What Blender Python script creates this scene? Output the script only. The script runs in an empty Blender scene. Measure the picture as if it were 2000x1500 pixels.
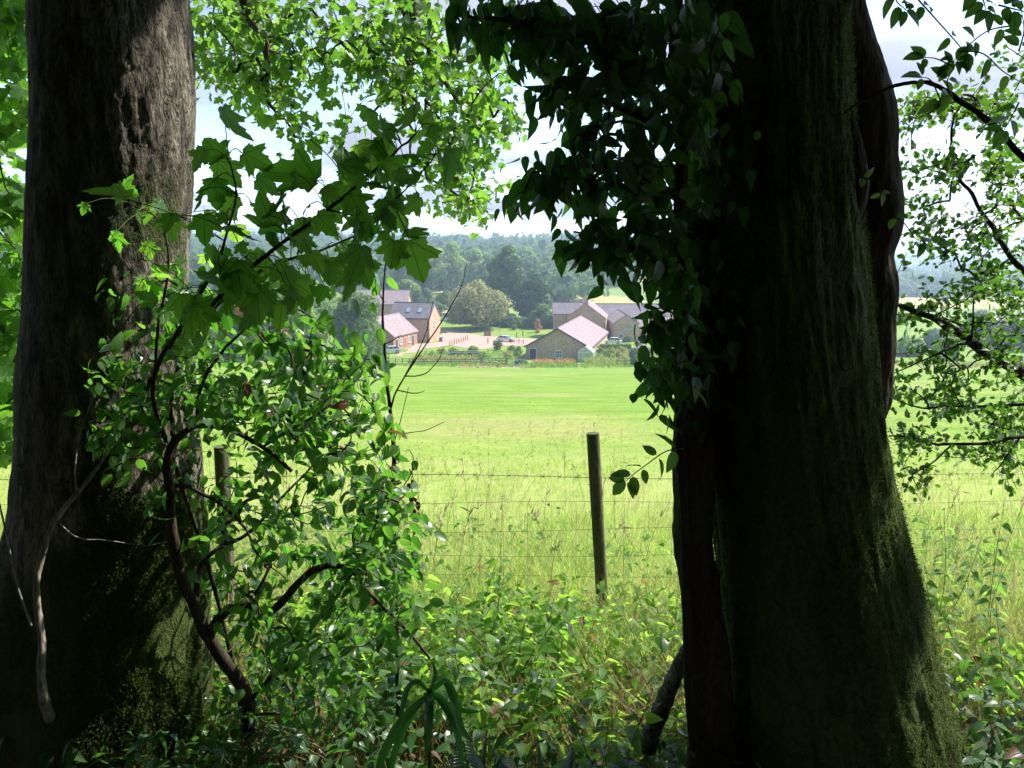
import bpy, math, random
import numpy as np
from mathutils import Matrix, Vector
R = math.radians
C = bpy.context.scene.collection
SC = bpy.context.scene

# ------------------------------------------------------------------ camera, world, sun, exposure
F = 1500.0; TH = math.atan(0.16); CZ = 20.0
ST, CT = math.sin(TH), math.cos(TH)
cam_d = bpy.data.cameras.new('camera'); cam = bpy.data.objects.new('camera', cam_d); C.objects.link(cam)
cam_d.sensor_width = 36; cam_d.lens = 36 * F / 2000; cam_d.clip_start = 0.05; cam_d.clip_end = 20000
cam.location = (0, 0, CZ); cam.rotation_euler = (R(90) - TH, 0, 0)
SC.camera = cam
SUN_AZ, SUN_EL = R(64), R(50)           # azimuth to the right of the view axis (+Y), elevation
SD = np.array([math.sin(SUN_AZ) * math.cos(SUN_EL), math.cos(SUN_AZ) * math.cos(SUN_EL), math.sin(SUN_EL)])
W = bpy.data.worlds.new('World'); SC.world = W; W.use_nodes = True
wt = W.node_tree; wt.nodes.clear()
def wn(t, **k):
    n = wt.nodes.new(t)
    for a, b in k.items(): setattr(n, a, b)
    return n
wl = wt.links.new
def wmath(op, a, b=None, c=None):
    n = wn('ShaderNodeMath', operation=op)
    for i, v in enumerate((a, b, c)):
        if v is None: continue
        if isinstance(v, (int, float)): n.inputs[i].default_value = v
        else: wl(v, n.inputs[i])
    return n.outputs[0]
wo = wn('ShaderNodeOutputWorld'); bg = wn('ShaderNodeBackground'); bg.inputs[1].default_value = 0.1
sky = wn('ShaderNodeTexSky', sky_type='NISHITA'); sky.sun_disc = False
sky.sun_elevation = SUN_EL; sky.sun_rotation = SUN_AZ; sky.air_density = 1.0; sky.dust_density = 0.6; sky.ozone_density = 2.0
tc = wn('ShaderNodeTexCoord'); sep = wn('ShaderNodeSeparateXYZ'); wl(tc.outputs['Generated'], sep.inputs[0])
zz = wmath('ADD', wmath('MAXIMUM', sep.outputs[2], 0.0), 0.10)
cmb = wn('ShaderNodeCombineXYZ'); wl(wmath('DIVIDE', sep.outputs[0], zz), cmb.inputs[0]); wl(wmath('DIVIDE', sep.outputs[1], zz), cmb.inputs[1])
cmb.inputs[2].default_value = 3.7
n1 = wn('ShaderNodeTexNoise'); n1.inputs['Scale'].default_value = 0.75; n1.inputs['Detail'].default_value = 9; n1.inputs['Roughness'].default_value = 0.55
n1.inputs['Distortion'].default_value = 0.25; wl(cmb.outputs[0], n1.inputs['Vector'])
n2 = wn('ShaderNodeTexNoise'); n2.inputs['Scale'].default_value = 1.6; n2.inputs['Detail'].default_value = 6; wl(cmb.outputs[0], n2.inputs['Vector'])
mr = wn('ShaderNodeMapRange', interpolation_type='SMOOTHSTEP'); wl(n1.outputs[0], mr.inputs[0]); mr.inputs[1].default_value = 0.47; mr.inputs[2].default_value = 0.62
mr.inputs[3].default_value = 0.12; mr.inputs[4].default_value = 1.0
dot = wn('ShaderNodeVectorMath', operation='DOT_PRODUCT'); wl(tc.outputs['Generated'], dot.inputs[0]); dot.inputs[1].default_value = tuple(SD)
glow = wmath('POWER', wmath('MAXIMUM', dot.outputs['Value'], 0.0), 4.0)
cb = wn('ShaderNodeMapRange'); wl(n2.outputs[0], cb.inputs[0]); cb.inputs[1].default_value = 0.33; cb.inputs[2].default_value = 0.62; cb.inputs[3].default_value = 1.9; cb.inputs[4].default_value = 3.15
cbr = wmath('MULTIPLY', cb.outputs[0], wmath('MULTIPLY_ADD', glow, 0.8, 0.9))
cc = wn('ShaderNodeVectorMath', operation='SCALE'); cc.inputs[0].default_value = (0.89, 0.91, 1.12); wl(cbr, cc.inputs[3])
skb = wn('ShaderNodeVectorMath', operation='SCALE'); wl(sky.outputs[0], skb.inputs[0]); skb.inputs[3].default_value = 1.3
mx = wn('ShaderNodeMix', data_type='RGBA'); wl(mr.outputs[0], mx.inputs['Factor']); wl(skb.outputs[0], mx.inputs['A']); wl(cc.outputs[0], mx.inputs['B'])
wl(mx.outputs['Result'], bg.inputs[0]); wl(bg.outputs[0], wo.inputs[0])
sl = bpy.data.lights.new('sun', 'SUN'); sl.energy = 4.6; sl.angle = R(0.5); sl.color = (1.0, 0.95, 0.86)
so = bpy.data.objects.new('sun', sl); C.objects.link(so)
so.rotation_euler = Vector(-SD).to_track_quat('-Z', 'Y').to_euler(); so.location = (0, 0, 60)
SC.view_settings.view_transform = 'Standard'; SC.view_settings.look = 'None'; SC.view_settings.gamma = 1
SC.view_settings.exposure = 1.45; SC.view_settings.use_curve_mapping = False
cy = SC.cycles
cy.use_denoising = True; cy.max_bounces = 8; cy.diffuse_bounces = 3; cy.glossy_bounces = 2; cy.transmission_bounces = 4
cy.transparent_max_bounces = 6; cy.volume_bounces = 0; cy.sample_clamp_indirect = 8

# ------------------------------------------------------------------ maths
def at(px, py, Y):
    u = (px - 1000) / F; v = (750 - py) / F
    d = np.array([u, CT + ST * v, -ST + CT * v]); d *= Y / d[1]
    return np.array([0, 0, CZ]) + d
def proj(P):
    P = np.asarray(P, float); d = P - np.array([0, 0, CZ])
    f = d[..., 1] * CT - d[..., 2] * ST; up = d[..., 1] * ST + d[..., 2] * CT
    return 1000 + F * d[..., 0] / f, 750 - F * up / f, f
def smooth(a, b, t):
    t = np.clip((t - a) / (b - a), 0, 1); return t * t * (3 - 2 * t)
def _h(ix, iy, iz, s):
    h = (ix.astype(np.int64) * 374761393 + iy.astype(np.int64) * 668265263 + iz.astype(np.int64) * 1274126177 + s * 974634777) & 0xffffffff
    h = ((h ^ (h >> 13)) * 1274126177) & 0xffffffff
    return ((h ^ (h >> 16)) & 0xffffff) / float(0xffffff)
def vn(x, y, z=0.0, s=0):
    x, y, z = np.broadcast_arrays(np.asarray(x, float), np.asarray(y, float), np.asarray(z, float))
    ix, iy, iz = np.floor(x), np.floor(y), np.floor(z)
    fx, fy, fz = x - ix, y - iy, z - iz
    fx = fx * fx * (3 - 2 * fx); fy = fy * fy * (3 - 2 * fy); fz = fz * fz * (3 - 2 * fz)
    r = 0
    for a in (0, 1):
        for b in (0, 1):
            for c in (0, 1):
                w = (fx if a else 1 - fx) * (fy if b else 1 - fy) * (fz if c else 1 - fz)
                r = r + w * _h(ix + a, iy + b, iz + c, s)
    return r * 2 - 1
def fbm(x, y, z=0.0, o=4, s=0, g=0.5):
    r = 0; a = 1; t = 0
    for k in range(o):
        r = r + a * vn(np.asarray(x) * 2 ** k, np.asarray(y) * 2 ** k, np.asarray(z) * 2 ** k, s + k); t += a; a *= g
    return r / t
def catmull(P, n):
    P = np.asarray(P, float)
    if len(P) == 2: return P[0] + (P[1] - P[0]) * np.linspace(0, 1, n + 1)[:, None]
    Q = np.vstack([2 * P[0] - P[1], P, 2 * P[-1] - P[-2]]); out = []
    for i in range(1, len(Q) - 2):
        t = np.linspace(0, 1, n, endpoint=False)[:, None]
        a, b, c, d = Q[i - 1], Q[i], Q[i + 1], Q[i + 2]
        out.append(0.5 * (2 * b + (c - a) * t + (2 * a - 5 * b + 4 * c - d) * t ** 2 + (3 * b - a - 3 * c + d) * t ** 3))
    return np.vstack(out + [P[-1:]])
# terrain, heights relative to the eye
def terr(x, y):
    x = np.asarray(x, float); y = np.asarray(y, float)
    near = np.interp(y, [-60, 0, 2.8, 4.85, 8, 40, 133, 145, 184, 200, 215, 240, 300], [-1.4, -1.65, -2.0, -2.36, -3.0, -6.9, -17.9, -18.3, -18.3, -18.0, -17.4, -16.6, -14.5])
    pl = np.interp(y, [300, 420, 600, 900, 1100, 2000, 6000], [-14.5, -9, -1, 13, 12, -10, -10])
    pr = np.interp(y, [150, 300, 420, 600, 720, 850, 1500, 2600, 3000, 6000], [-18.3, -19, -22, -25, -23, -20, -9, 4, 2, 0])
    u = x / np.maximum(y, 1)
    w = smooth(0.10, 0.34, u) 
    far = np.where(y < 300, near, pl)
    wr = w * smooth(190, 300, y)
    h = far * (1 - wr) + pr * wr
    w2 = smooth(400, 1200, y)
    h = h + w2 * 9 * fbm(x / 400, y / 400, 0, 3, 5) * 1.0
    h = h + smooth(10, 40, y) * (1 - smooth(110, 130, y)) * 0.45 * fbm(x / 28, y / 28, 0, 2, 8)
    h = h + (1 - smooth(15, 30, y)) * 0.05 * fbm(x / 0.7, y / 0.7, 0, 3, 2)
    return h + CZ
def g(x, y): return float(terr(x, y))

# ------------------------------------------------------------------ objects
def tag(o, label=None, cat=None, group=None, kind=None):
    if label: o['label'] = label
    if cat: o['category'] = cat
    if group: o['group'] = group
    if kind: o['kind'] = kind
    return o
def empty(name, loc, label, cat, group=None):
    o = bpy.data.objects.new(name, None); C.objects.link(o); o.location = tuple(float(v) for v in loc)
    o.empty_display_size = 0.1
    return tag(o, label, cat, group)
class Bag:
    def __init__(s): s.V = []; s.Fq = []; s.Ft = []; s.U = []; s.T = []; s.n = 0
    def add(s, V, F, U=None, T=None):
        V = np.asarray(V, float).reshape(-1, 3); F = np.asarray(F, np.int64)
        if len(V) == 0 or len(F) == 0: return s
        (s.Fq if F.shape[1] == 4 else s.Ft).append(F + s.n)
        s.V.append(V); s.U.append(np.zeros((len(V), 2)) if U is None else np.asarray(U, float))
        s.T.append(np.zeros(len(V)) if T is None else np.broadcast_to(np.asarray(T, float), (len(V),)))
        s.n += len(V); return s
    def mesh(s, name, mat=None, sm=True):
        me = bpy.data.meshes.new(name)
        V = np.vstack(s.V); U = np.vstack(s.U); T = np.concatenate(s.T)
        Fq = np.vstack(s.Fq) if s.Fq else np.zeros((0, 4), np.int64); Ft = np.vstack(s.Ft) if s.Ft else np.zeros((0, 3), np.int64)
        L = np.concatenate([Fq.ravel(), Ft.ravel()]).astype(np.int32)
        st = np.concatenate([np.arange(len(Fq)) * 4, len(Fq) * 4 + np.arange(len(Ft)) * 3]).astype(np.int32)
        me.vertices.add(len(V)); me.loops.add(len(L)); me.polygons.add(len(st))
        me.vertices.foreach_set('co', V.astype(np.float32).ravel())
        me.loops.foreach_set('vertex_index', L); me.polygons.foreach_set('loop_start', st)
        me.polygons.foreach_set('use_smooth', np.full(len(st), bool(sm)))
        uv = me.uv_layers.new(name='UVMap'); uv.data.foreach_set('uv', U[L].astype(np.float32).ravel())
        a = me.attributes.new('tint', 'FLOAT', 'POINT'); a.data.foreach_set('value', T.astype(np.float32))
        me.update(calc_edges=True); me.validate()
        if mat: me.materials.append(mat)
        return me
    def build(s, name, mat, parent=None, sm=True, kind=None, label=None):
        return link(name, s.mesh(name, mat, sm), parent, kind, label)
def wloc(o):
    v = Vector((0, 0, 0))
    while o: v = v + o.location; o = o.parent
    return v
def link(name, me, parent=None, kind=None, label=None, loc=(0, 0, 0)):
    o = bpy.data.objects.new(name, me); C.objects.link(o)
    if parent: o.parent = parent; o.location = Vector(loc) - wloc(parent)
    else: o.location = loc
    if kind: o['kind'] = kind
    if label: o['label'] = label
    return o
def tube(P, r, k=6, cap=True):
    P = np.asarray(P, float); n = len(P); r = np.broadcast_to(np.asarray(r, float), (n,))
    T = np.gradient(P, axis=0); T /= np.linalg.norm(T, axis=1)[:, None] + 1e-9
    up = np.array([0, 0, 1.0]) if abs(T[0][2]) < 0.9 else np.array([1.0, 0, 0])
    A = np.cross(T, up); A /= np.linalg.norm(A, axis=1)[:, None] + 1e-9
    for i in range(1, n):
        a = A[i - 1] - T[i] * np.dot(A[i - 1], T[i]); A[i] = a / (np.linalg.norm(a) + 1e-9)
    B = np.cross(T, A); th = np.arange(k) * 2 * math.pi / k
    V = P[:, None] + r[:, None, None] * (A[:, None] * np.cos(th)[None, :, None] + B[:, None] * np.sin(th)[None, :, None])
    idx = np.arange(n * k).reshape(n, k); a = idx[:-1]; b = np.roll(a, -1, 1); d = idx[1:]; c = np.roll(d, -1, 1)
    Fq = np.stack([a, b, c, d], -1).reshape(-1, 4)
    U = np.stack(np.broadcast_arrays((th / 6.2832)[None, :], np.linspace(0, 1, n)[:, None]), -1).reshape(-1, 2)
    return V.reshape(-1, 3), Fq, U
def addtube(bag, P, r, k=6, T=None, cap=True):
    V, Fq, U = tube(P, r, k)
    n0 = bag.n; bag.add(V, Fq, U, T)
    if cap:
        m = len(V) // k
        for e in (0, m - 1):
            c = V[e * k:(e + 1) * k].mean(0); ring = V[e * k:(e + 1) * k]
            i = np.arange(k); f = np.stack([np.full(k, k), i, (i + 1) % k], 1)
            if e: f = f[:, ::-1]
            bag.add(np.vstack([ring, c]), f, None, T)
    return bag
def box(bag, O, ax, ay, az, T=None):
    O = np.asarray(O, float); ax, ay, az = (np.asarray(v, float) for v in (ax, ay, az))
    V = [O + i * ax + j * ay + k * az for k in (0, 1) for j in (0, 1) for i in (0, 1)]
    Fq = [[0, 2, 3, 1], [4, 5, 7, 6], [0, 1, 5, 4], [2, 6, 7, 3], [0, 4, 6, 2], [1, 3, 7, 5]]
    for f in Fq: bag.add([V[i] for i in f], [[0, 1, 2, 3]], [(0, 0), (1, 0), (1, 1), (0, 1)], T)
    return bag
def cbox(bag, c, sx, sy, sz, T=None):
    return box(bag, (c[0] - sx / 2, c[1] - sy / 2, c[2]), (sx, 0, 0), (0, sy, 0), (0, 0, sz), T)

# ------------------------------------------------------------------ materials
def mat(name):
    m = bpy.data.materials.new(name); m.use_nodes = True; m.node_tree.nodes.clear()
    return m
class NT:
    def __init__(s, m): s.t = m.node_tree; s.out = s.n('ShaderNodeOutputMaterial')
    def n(s, t, **k):
        n = s.t.nodes.new(t)
        for a, b in k.items(): setattr(n, a, b)
        return n
    def set(s, sock, v):
        if isinstance(v, bpy.types.NodeSocket): s.t.links.new(v, sock)
        elif isinstance(v, (tuple, list)) and len(v) == 3 and sock.type == 'RGBA': sock.default_value = (*v, 1)
        else: sock.default_value = v
    def m(s, op, a, b=None, c=None, clamp=False):
        n = s.n('ShaderNodeMath', operation=op, use_clamp=clamp)
        for i, v in enumerate((a, b, c)):
            if v is not None: s.set(n.inputs[i], v)
        return n.outputs[0]
    def mix(s, f, a, b, mode='MIX'):
        n = s.n('ShaderNodeMix', data_type='RGBA', blend_type=mode); s.set(n.inputs['Factor'], f); s.set(n.inputs['A'], a); s.set(n.inputs['B'], b)
        return n.outputs['Result']
    def noise(s, scale, vec=None, detail=4, rough=0.55, stretch=None, dist=0, coord='pos'):
        v = vec if vec is not None else s.pos()
        if stretch:
            mp = s.n('ShaderNodeVectorMath', operation='MULTIPLY'); s.set(mp.inputs[0], v); mp.inputs[1].default_value = stretch; v = mp.outputs[0]
        n = s.n('ShaderNodeTexNoise'); s.set(n.inputs['Vector'], v); n.inputs['Scale'].default_value = scale
        n.inputs['Detail'].default_value = detail; n.inputs['Roughness'].default_value = rough; n.inputs['Distortion'].default_value = dist
        return n.outputs[0]
    def pos(s): return s.n('ShaderNodeNewGeometry').outputs['Position']
    def ramp(s, f, a, b, lo=0.0, hi=1.0):
        n = s.n('ShaderNodeMapRange', interpolation_type='SMOOTHSTEP'); s.set(n.inputs[0], f)
        n.inputs[1].default_value = a; n.inputs[2].default_value = b; n.inputs[3].default_value = lo; n.inputs[4].default_value = hi
        return n.outputs[0]
    def xyz(s, v=None):
        n = s.n('ShaderNodeSeparateXYZ'); s.set(n.inputs[0], v if v is not None else s.pos()); return n.outputs
    def bump(s, h, strength=0.5, dist=0.01):
        n = s.n('ShaderNodeBump'); s.set(n.inputs['Height'], h); n.inputs['Strength'].default_value = strength; n.inputs['Distance'].default_value = dist
        return n.outputs[0]
    def bsdf(s, col, rough=0.8, normal=None, spec=0.3, metal=0.0, **k):
        n = s.n('ShaderNodeBsdfPrincipled'); s.set(n.inputs['Base Color'], col); s.set(n.inputs['Roughness'], rough)
        n.inputs['Specular IOR Level'].default_value = spec; n.inputs['Metallic'].default_value = metal
        if normal is not None: s.set(n.inputs['Normal'], normal)
        for a, b in k.items(): s.set(n.inputs[a], b)
        return n.outputs[0]
    def end(s, sh): s.t.links.new(sh, s.out.inputs['Surface'])
def leafmat(name, c0, c1, t0, t1, veins=0, rough=0.42, trans=0.5, spec=0.5, dry=None, dryp=0.0):
    m = mat(name); t = NT(m)
    a = t.n('ShaderNodeAttribute', attribute_name='tint').outputs['Fac']; oi = t.n('ShaderNodeObjectInfo').outputs['Random']
    r = t.m('FRACT', t.m('ADD', a, t.m('MULTIPLY', oi, t.m('LESS_THAN', a, 0.00001))))
    ns = t.noise(22 if veins else 3, detail=3)
    f = t.m('ADD', t.m('MULTIPLY', r, 0.8), t.m('MULTIPLY', t.m('SUBTRACT', ns, 0.35), 0.5), clamp=True)
    c = t.mix(f, c0, c1); tr = t.mix(f, t0, t1); nrm = None
    if veins:
        uv = t.n('ShaderNodeUVMap', uv_map='UVMap').outputs[0]; x = t.xyz(uv)
        if veins == 1:     # palmate
            ang = t.m('ARCTAN2', x[0], x[1]); rr = t.m('SQRT', t.m('ADD', t.m('MULTIPLY', x[0], x[0]), t.m('MULTIPLY', x[1], x[1])))
            d = t.m('MULTIPLY', t.m('ABSOLUTE', t.m('SINE', t.m('MULTIPLY', ang, 4.0))), t.m('MULTIPLY', rr, 0.25))
            side = t.m('PINGPONG', t.m('ADD', t.m('MULTIPLY', rr, 9.0), t.m('MULTIPLY', d, 60.0)), 0.5)
        else:
            d = t.m('ABSOLUTE', x[0]); side = t.m('PINGPONG', t.m('SUBTRACT', t.m('MULTIPLY', x[1], 8.0), t.m('MULTIPLY', d, 9.0)), 0.5)
        v1 = t.ramp(d, 0.0, 0.028, 1.0, 0.0); v2 = t.ramp(side, 0.0, 0.12, 0.55, 0.0)
        v = t.m('MAXIMUM', v1, v2)
        c = t.mix(t.m('MULTIPLY', v, 0.35), c, tuple(min(1, q * 2.2 + 0.03) for q in c1))
        tr = t.mix(t.m('MULTIPLY', v, 0.7), tr, tuple(q * 0.3 for q in t0))
        nrm = t.bump(t.m('ADD', v, t.m('MULTIPLY', ns, 0.6)), 0.5, 0.003)
    if dry:
        k = t.m('GREATER_THAN', r, 1 - dryp); c = t.mix(k, c, dry); tr = t.mix(k, tr, tuple(q * 1.1 for q in dry))
    b = t.bsdf(c, rough, nrm, spec)
    tl = t.n('ShaderNodeBsdfTranslucent'); t.set(tl.inputs[0], tr)
    if nrm is not None: t.set(tl.inputs['Normal'], nrm)
    mx = t.n('ShaderNodeMixShader'); mx.inputs[0].default_value = trans; t.t.links.new(b, mx.inputs[1]); t.t.links.new(tl.outputs[0], mx.inputs[2])
    t.end(mx.outputs[0]); return m
M = {}
M['syc'] = leafmat('sycamore_leaf', (.035, .105, .022), (.07, .155, .03), (.15, .45, .03), (.34, .62, .06), 1, .5, .6)
M['sycfar'] = leafmat('sycamore_leaf_far', (.03, .08, .02), (.065, .13, .03), (.11, .31, .025), (.27, .48, .05), 0, .45, .52)
M['ivy'] = leafmat('ivy_leaf', (.012, .038, .012), (.032, .075, .022), (.04, .16, .012), (.11, .32, .03), 2, .42, .36, .4)
M['shrub'] = leafmat('shrub_leaf', (.025, .08, .022), (.065, .135, .035), (.08, .32, .025), (.25, .52, .05), 2, .34, .5, .6, (.13, .06, .025), .012)
M['haw'] = leafmat('hawthorn_leaf', (.03, .07, .015), (.06, .12, .025), (.08, .24, .02), (.20, .40, .04), 2, .4, .42)
M['rose'] = leafmat('spray_leaf', (.04, .10, .03), (.07, .15, .045), (.12, .33, .03), (.24, .46, .06), 2, .4, .45)
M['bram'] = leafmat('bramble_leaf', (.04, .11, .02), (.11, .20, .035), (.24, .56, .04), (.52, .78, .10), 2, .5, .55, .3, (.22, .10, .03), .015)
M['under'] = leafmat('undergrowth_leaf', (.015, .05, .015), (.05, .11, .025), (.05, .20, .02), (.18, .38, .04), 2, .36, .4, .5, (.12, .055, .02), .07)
M['strap'] = leafmat('strap_leaf', (.010, .034, .018), (.022, .06, .022), (.04, .19, .02), (.09, .32, .03), 2, .3, .4, .6)
M['nettle'] = leafmat('nettle_leaf', (.05, .12, .03), (.10, .18, .045), (.18, .44, .05), (.34, .56, .09), 2, .6, .5, .3)
M['grass'] = leafmat('grass_blade', (.20, .33, .06), (.40, .47, .14), (.32, .54, .07), (.58, .68, .16), 0, .55, .5, .3, (.50, .40, .22), .07)
M['field'] = leafmat('field_grass', (.16, .29, .03), (.31, .42, .07), (.30, .52, .04), (.52, .62, .10), 0, .6, .35, .2)
M['straw'] = leafmat('dry_grass', (.13, .085, .04), (.32, .22, .10), (.20, .13, .04), (.45, .32, .13), 0, .6, .35, .3)
M['seed'] = leafmat('seed_head', (.30, .26, .14), (.46, .40, .24), (.4, .36, .16), (.55, .5, .26), 0, .7, .35, .2)
M['litter'] = leafmat('leaf_litter', (.045, .025, .012), (.16, .085, .035), (.12, .06, .02), (.30, .15, .05), 0, .6, .3, .3)
M['dead'] = leafmat('dead_leaf', (.03, .016, .01), (.07, .035, .02), (.06, .03, .01), (.12, .06, .02), 0, .6, .3, .2)
M['tmid'] = leafmat('tree_crown_mid', (.06, .12, .03), (.13, .20, .05), (.12, .24, .04), (.26, .38, .07), 0, .6, .45, .25)
M['tpale'] = leafmat('tree_crown_pale', (.15, .25, .08), (.26, .36, .13), (.3, .46, .11), (.46, .6, .18), 0, .6, .5, .2)
M['tdark'] = leafmat('tree_crown_dark', (.03, .075, .028), (.08, .14, .05), (.07, .15, .03), (.15, .26, .06), 0, .6, .38, .25)
M['twill'] = leafmat('willow_crown', (.20, .21, .085), (.31, .31, .13), (.27, .29, .10), (.40, .41, .15), 0, .7, .5, .1)
M['wood'] = leafmat('far_wood', (.035, .08, .035), (.10, .17, .06), (.08, .16, .04), (.17, .27, .08), 0, .7, .4, .15)
M['gold'] = leafmat('gold_plants', (.25, .26, .06), (.42, .36, .12), (.3, .3, .08), (.45, .4, .14), 0, .7, .3, .15)
M['orange'] = leafmat('orange_flowers', (.40, .20, .06), (.50, .34, .12), (.4, .2, .06), (.5, .32, .12), 0, .7, .3, .15)
M['lime'] = leafmat('lime_plants', (.13, .22, .04), (.28, .36, .08), (.16, .3, .05), (.32, .46, .1), 0, .7, .3, .15)
M['bluebush'] = leafmat('grey_green_bush', (.08, .14, .09), (.15, .22, .14), (.08, .14, .08), (.14, .2, .12), 0, .7, .3, .15)
M['moss'] = leafmat('moss_tuft', (.025, .045, .010), (.065, .09, .02), (.05, .09, .015), (.12, .17, .03), 0, .8, .4, .1)
def barkmat(name, c0, c1, moss=(.05, .07, .015), mossamt=0.5, scale=9, bumpd=.012, stretch=(1, 1, .22), zm=0.0, crack=0.0):
    m = mat(name); t = NT(m)
    n = t.noise(scale, stretch=stretch, detail=8, rough=.65, dist=.6); n2 = t.noise(scale * 5, stretch=(1, 1, .35), detail=5)
    big = t.noise(1.7, detail=5, rough=.6)
    col = t.mix(t.ramp(n, .35, .65), c0, c1)
    col = t.mix(t.ramp(n2, .35, .6, .55, 0.0), col, tuple(q * .35 for q in c0))
    if crack:
        cn = t.noise(scale * .9, stretch=(1, 1, stretch[2] * 1.4), detail=4, rough=.5, dist=1.2); cr = t.ramp(t.m('ABSOLUTE', t.m('SUBTRACT', cn, .5)), .0, .03, 1.0, 0.0)
        col = t.mix(t.m('MULTIPLY', cr, crack), col, tuple(q * .3 for q in c0)); n = t.m('SUBTRACT', n, t.m('MULTIPLY', cr, crack * .6))
    if zm: big = t.m('ADD', big, t.ramp(t.xyz()[2], CZ - 1.9, CZ - .5, zm, 0.0))
    mm = t.ramp(t.m('ADD', big, t.m('MULTIPLY', n2, .25)), .74 - mossamt * .35, .86 - mossamt * .35)
    mc = t.mix(t.noise(60, detail=3), tuple(q * .45 for q in moss), tuple(q * 1.6 for q in moss))
    col = t.mix(mm, col, mc)
    h = t.m('ADD', t.m('MULTIPLY', n, 1.0), t.m('MULTIPLY', n2, .5))
    h = t.m('ADD', h, t.m('MULTIPLY', t.m('MULTIPLY', t.noise(160, detail=2), mm), .5))
    t.end(t.bsdf(col, .9, t.bump(h, 1.0, bumpd), .15)); return m
M['bark'] = barkmat('sycamore_bark', (.06, .052, .04), (.27, .235, .185), mossamt=.16, scale=24, bumpd=.02, stretch=(1, 1, .2), zm=.3, crack=.5)
M['bark2'] = barkmat('mossy_bark', (.042, .050, .032), (.105, .11, .075), (.055, .085, .022), .70, 16, .014, (1, 1, .28), .12, .8)
M['bark3'] = barkmat('ivy_stem_bark', (.030, .022, .018), (.07, .052, .04), (.04, .05, .014), .25, 16, .008, (1, 1, .15))
M['barktw'] = barkmat('twig_bark', (.028, .021, .016), (.075, .058, .042), mossamt=.1, scale=40, bumpd=.002)
M['barkgr'] = barkmat('dead_branch_bark', (.14, .12, .10), (.34, .30, .26), mossamt=.05, scale=22, bumpd=.004)
M['barkfar'] = barkmat('far_bark', (.06, .05, .04), (.15, .13, .11), mossamt=.2, scale=2, bumpd=.05)
M['greenstem'] = barkmat('green_stem', (.06, .09, .03), (.12, .15, .05), mossamt=.1, scale=50, bumpd=.001)
M['post'] = barkmat('weathered_post', (.075, .065, .045), (.17, .15, .10), (.07, .09, .03), .35, 14, .004, (1, 1, .05))
M['log'] = barkmat('log_bark', (.10, .088, .075), (.34, .30, .26), mossamt=.1, scale=30, bumpd=.01, stretch=(1, 1, .5), crack=.7)
M['rail'] = barkmat('weathered_rail', (.10, .09, .075), (.22, .20, .17), mossamt=.1, scale=5, bumpd=.01)
def plain(name, col, rough=.6, spec=.4, metal=0, var=.15, scale=8, bumpd=0.0, bs=30):
    m = mat(name); t = NT(m)
    c = t.mix(t.noise(scale, detail=4), tuple(q * (1 - var) for q in col), tuple(min(1, q * (1 + var)) for q in col))
    t.end(t.bsdf(c, rough, t.bump(t.noise(bs, detail=4), .5, bumpd) if bumpd else None, spec, metal)); return m
def stone(name, a, b, mortar, sc=1.0):
    m = mat(name); t = NT(m)
    x = t.xyz(); cmb = t.n('ShaderNodeCombineXYZ'); t.set(cmb.inputs[0], t.m('ADD', x[0], t.m('MULTIPLY', x[1], .9))); t.set(cmb.inputs[1], x[2])
    br = t.n('ShaderNodeTexBrick'); t.set(br.inputs['Vector'], cmb.outputs[0]); br.inputs['Scale'].default_value = sc
    t.set(br.inputs['Color1'], a); t.set(br.inputs['Color2'], b); t.set(br.inputs['Mortar'], mortar)
    br.inputs['Mortar Size'].default_value = .018; br.inputs['Brick Width'].default_value = .55; br.inputs['Row Height'].default_value = .24
    c = t.mix(t.ramp(t.noise(.5, detail=5), .3, .7, 0, .5), br.outputs[0], tuple(q * .62 for q in a))
    c = t.mix(t.ramp(t.noise(3, detail=4), .35, .65, 0, .6), c, tuple(min(1, q * 1.35) for q in b))
    t.end(t.bsdf(c, .9, t.bump(br.outputs['Fac'], .5, .03), .2)); return m
M['stone'] = stone('warm_stone', (.36, .23, .15), (.46, .32, .21), (.38, .28, .20))
M['stone2'] = stone('grey_rubble', (.32, .22, .14), (.42, .31, .20), (.36, .28, .19))
M['brickred'] = stone('red_brick_wall', (.33, .16, .12), (.38, .21, .15), (.34, .26, .22), 3)
def roofm(name, a, b):
    m = mat(name); t = NT(m); x = t.xyz()
    rows = t.m('PINGPONG', t.m('MULTIPLY', x[2], 2.2), .5)
    c = t.mix(t.ramp(t.noise(.7, detail=6, rough=.7), .3, .7), a, b)
    c = t.mix(t.ramp(rows, 0, .12, .35, 0), c, tuple(q * .45 for q in a))
    c = t.mix(t.ramp(t.noise(4, detail=3), .4, .7, 0, .35), c, tuple(min(1, q * 1.35) for q in b))
    t.end(t.bsdf(c, .95, t.bump(rows, .4, .03), .12)); return m
M['roofpink'] = roofm('pinkish_clay_roof', (.19, .145, .15), (.26, .205, .215))
M['roofslate'] = roofm('grey_slate_roof', (.12, .105, .12), (.19, .165, .185))
M['rooftan'] = roofm('tan_shingle_roof', (.33, .24, .17), (.42, .33, .25))
M['white'] = plain('white_paint', (.75, .75, .74), .45, var=.06)
M['frame'] = plain('cream_frame', (.55, .52, .47), .5, var=.08)
M['dark'] = plain('dark_wood', (.05, .045, .04), .7)
M['redbox'] = plain('faded_red_paint', (.38, .08, .06), .5)
M['greybox'] = plain('grey_green_panel', (.16, .19, .18), .5)
M['purple'] = plain('violet_plastic', (.10, .08, .26), .4)
M['red'] = plain('orange_red_plastic', (.60, .07, .03), .4)
M['blue'] = plain('blue_plastic', (.08, .16, .38), .4)
M['carw'] = plain('white_car_paint', (.55, .60, .66), .22, .6, var=.02)
M['tyre'] = plain('tyre_rubber', (.03, .03, .03), .8)
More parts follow.
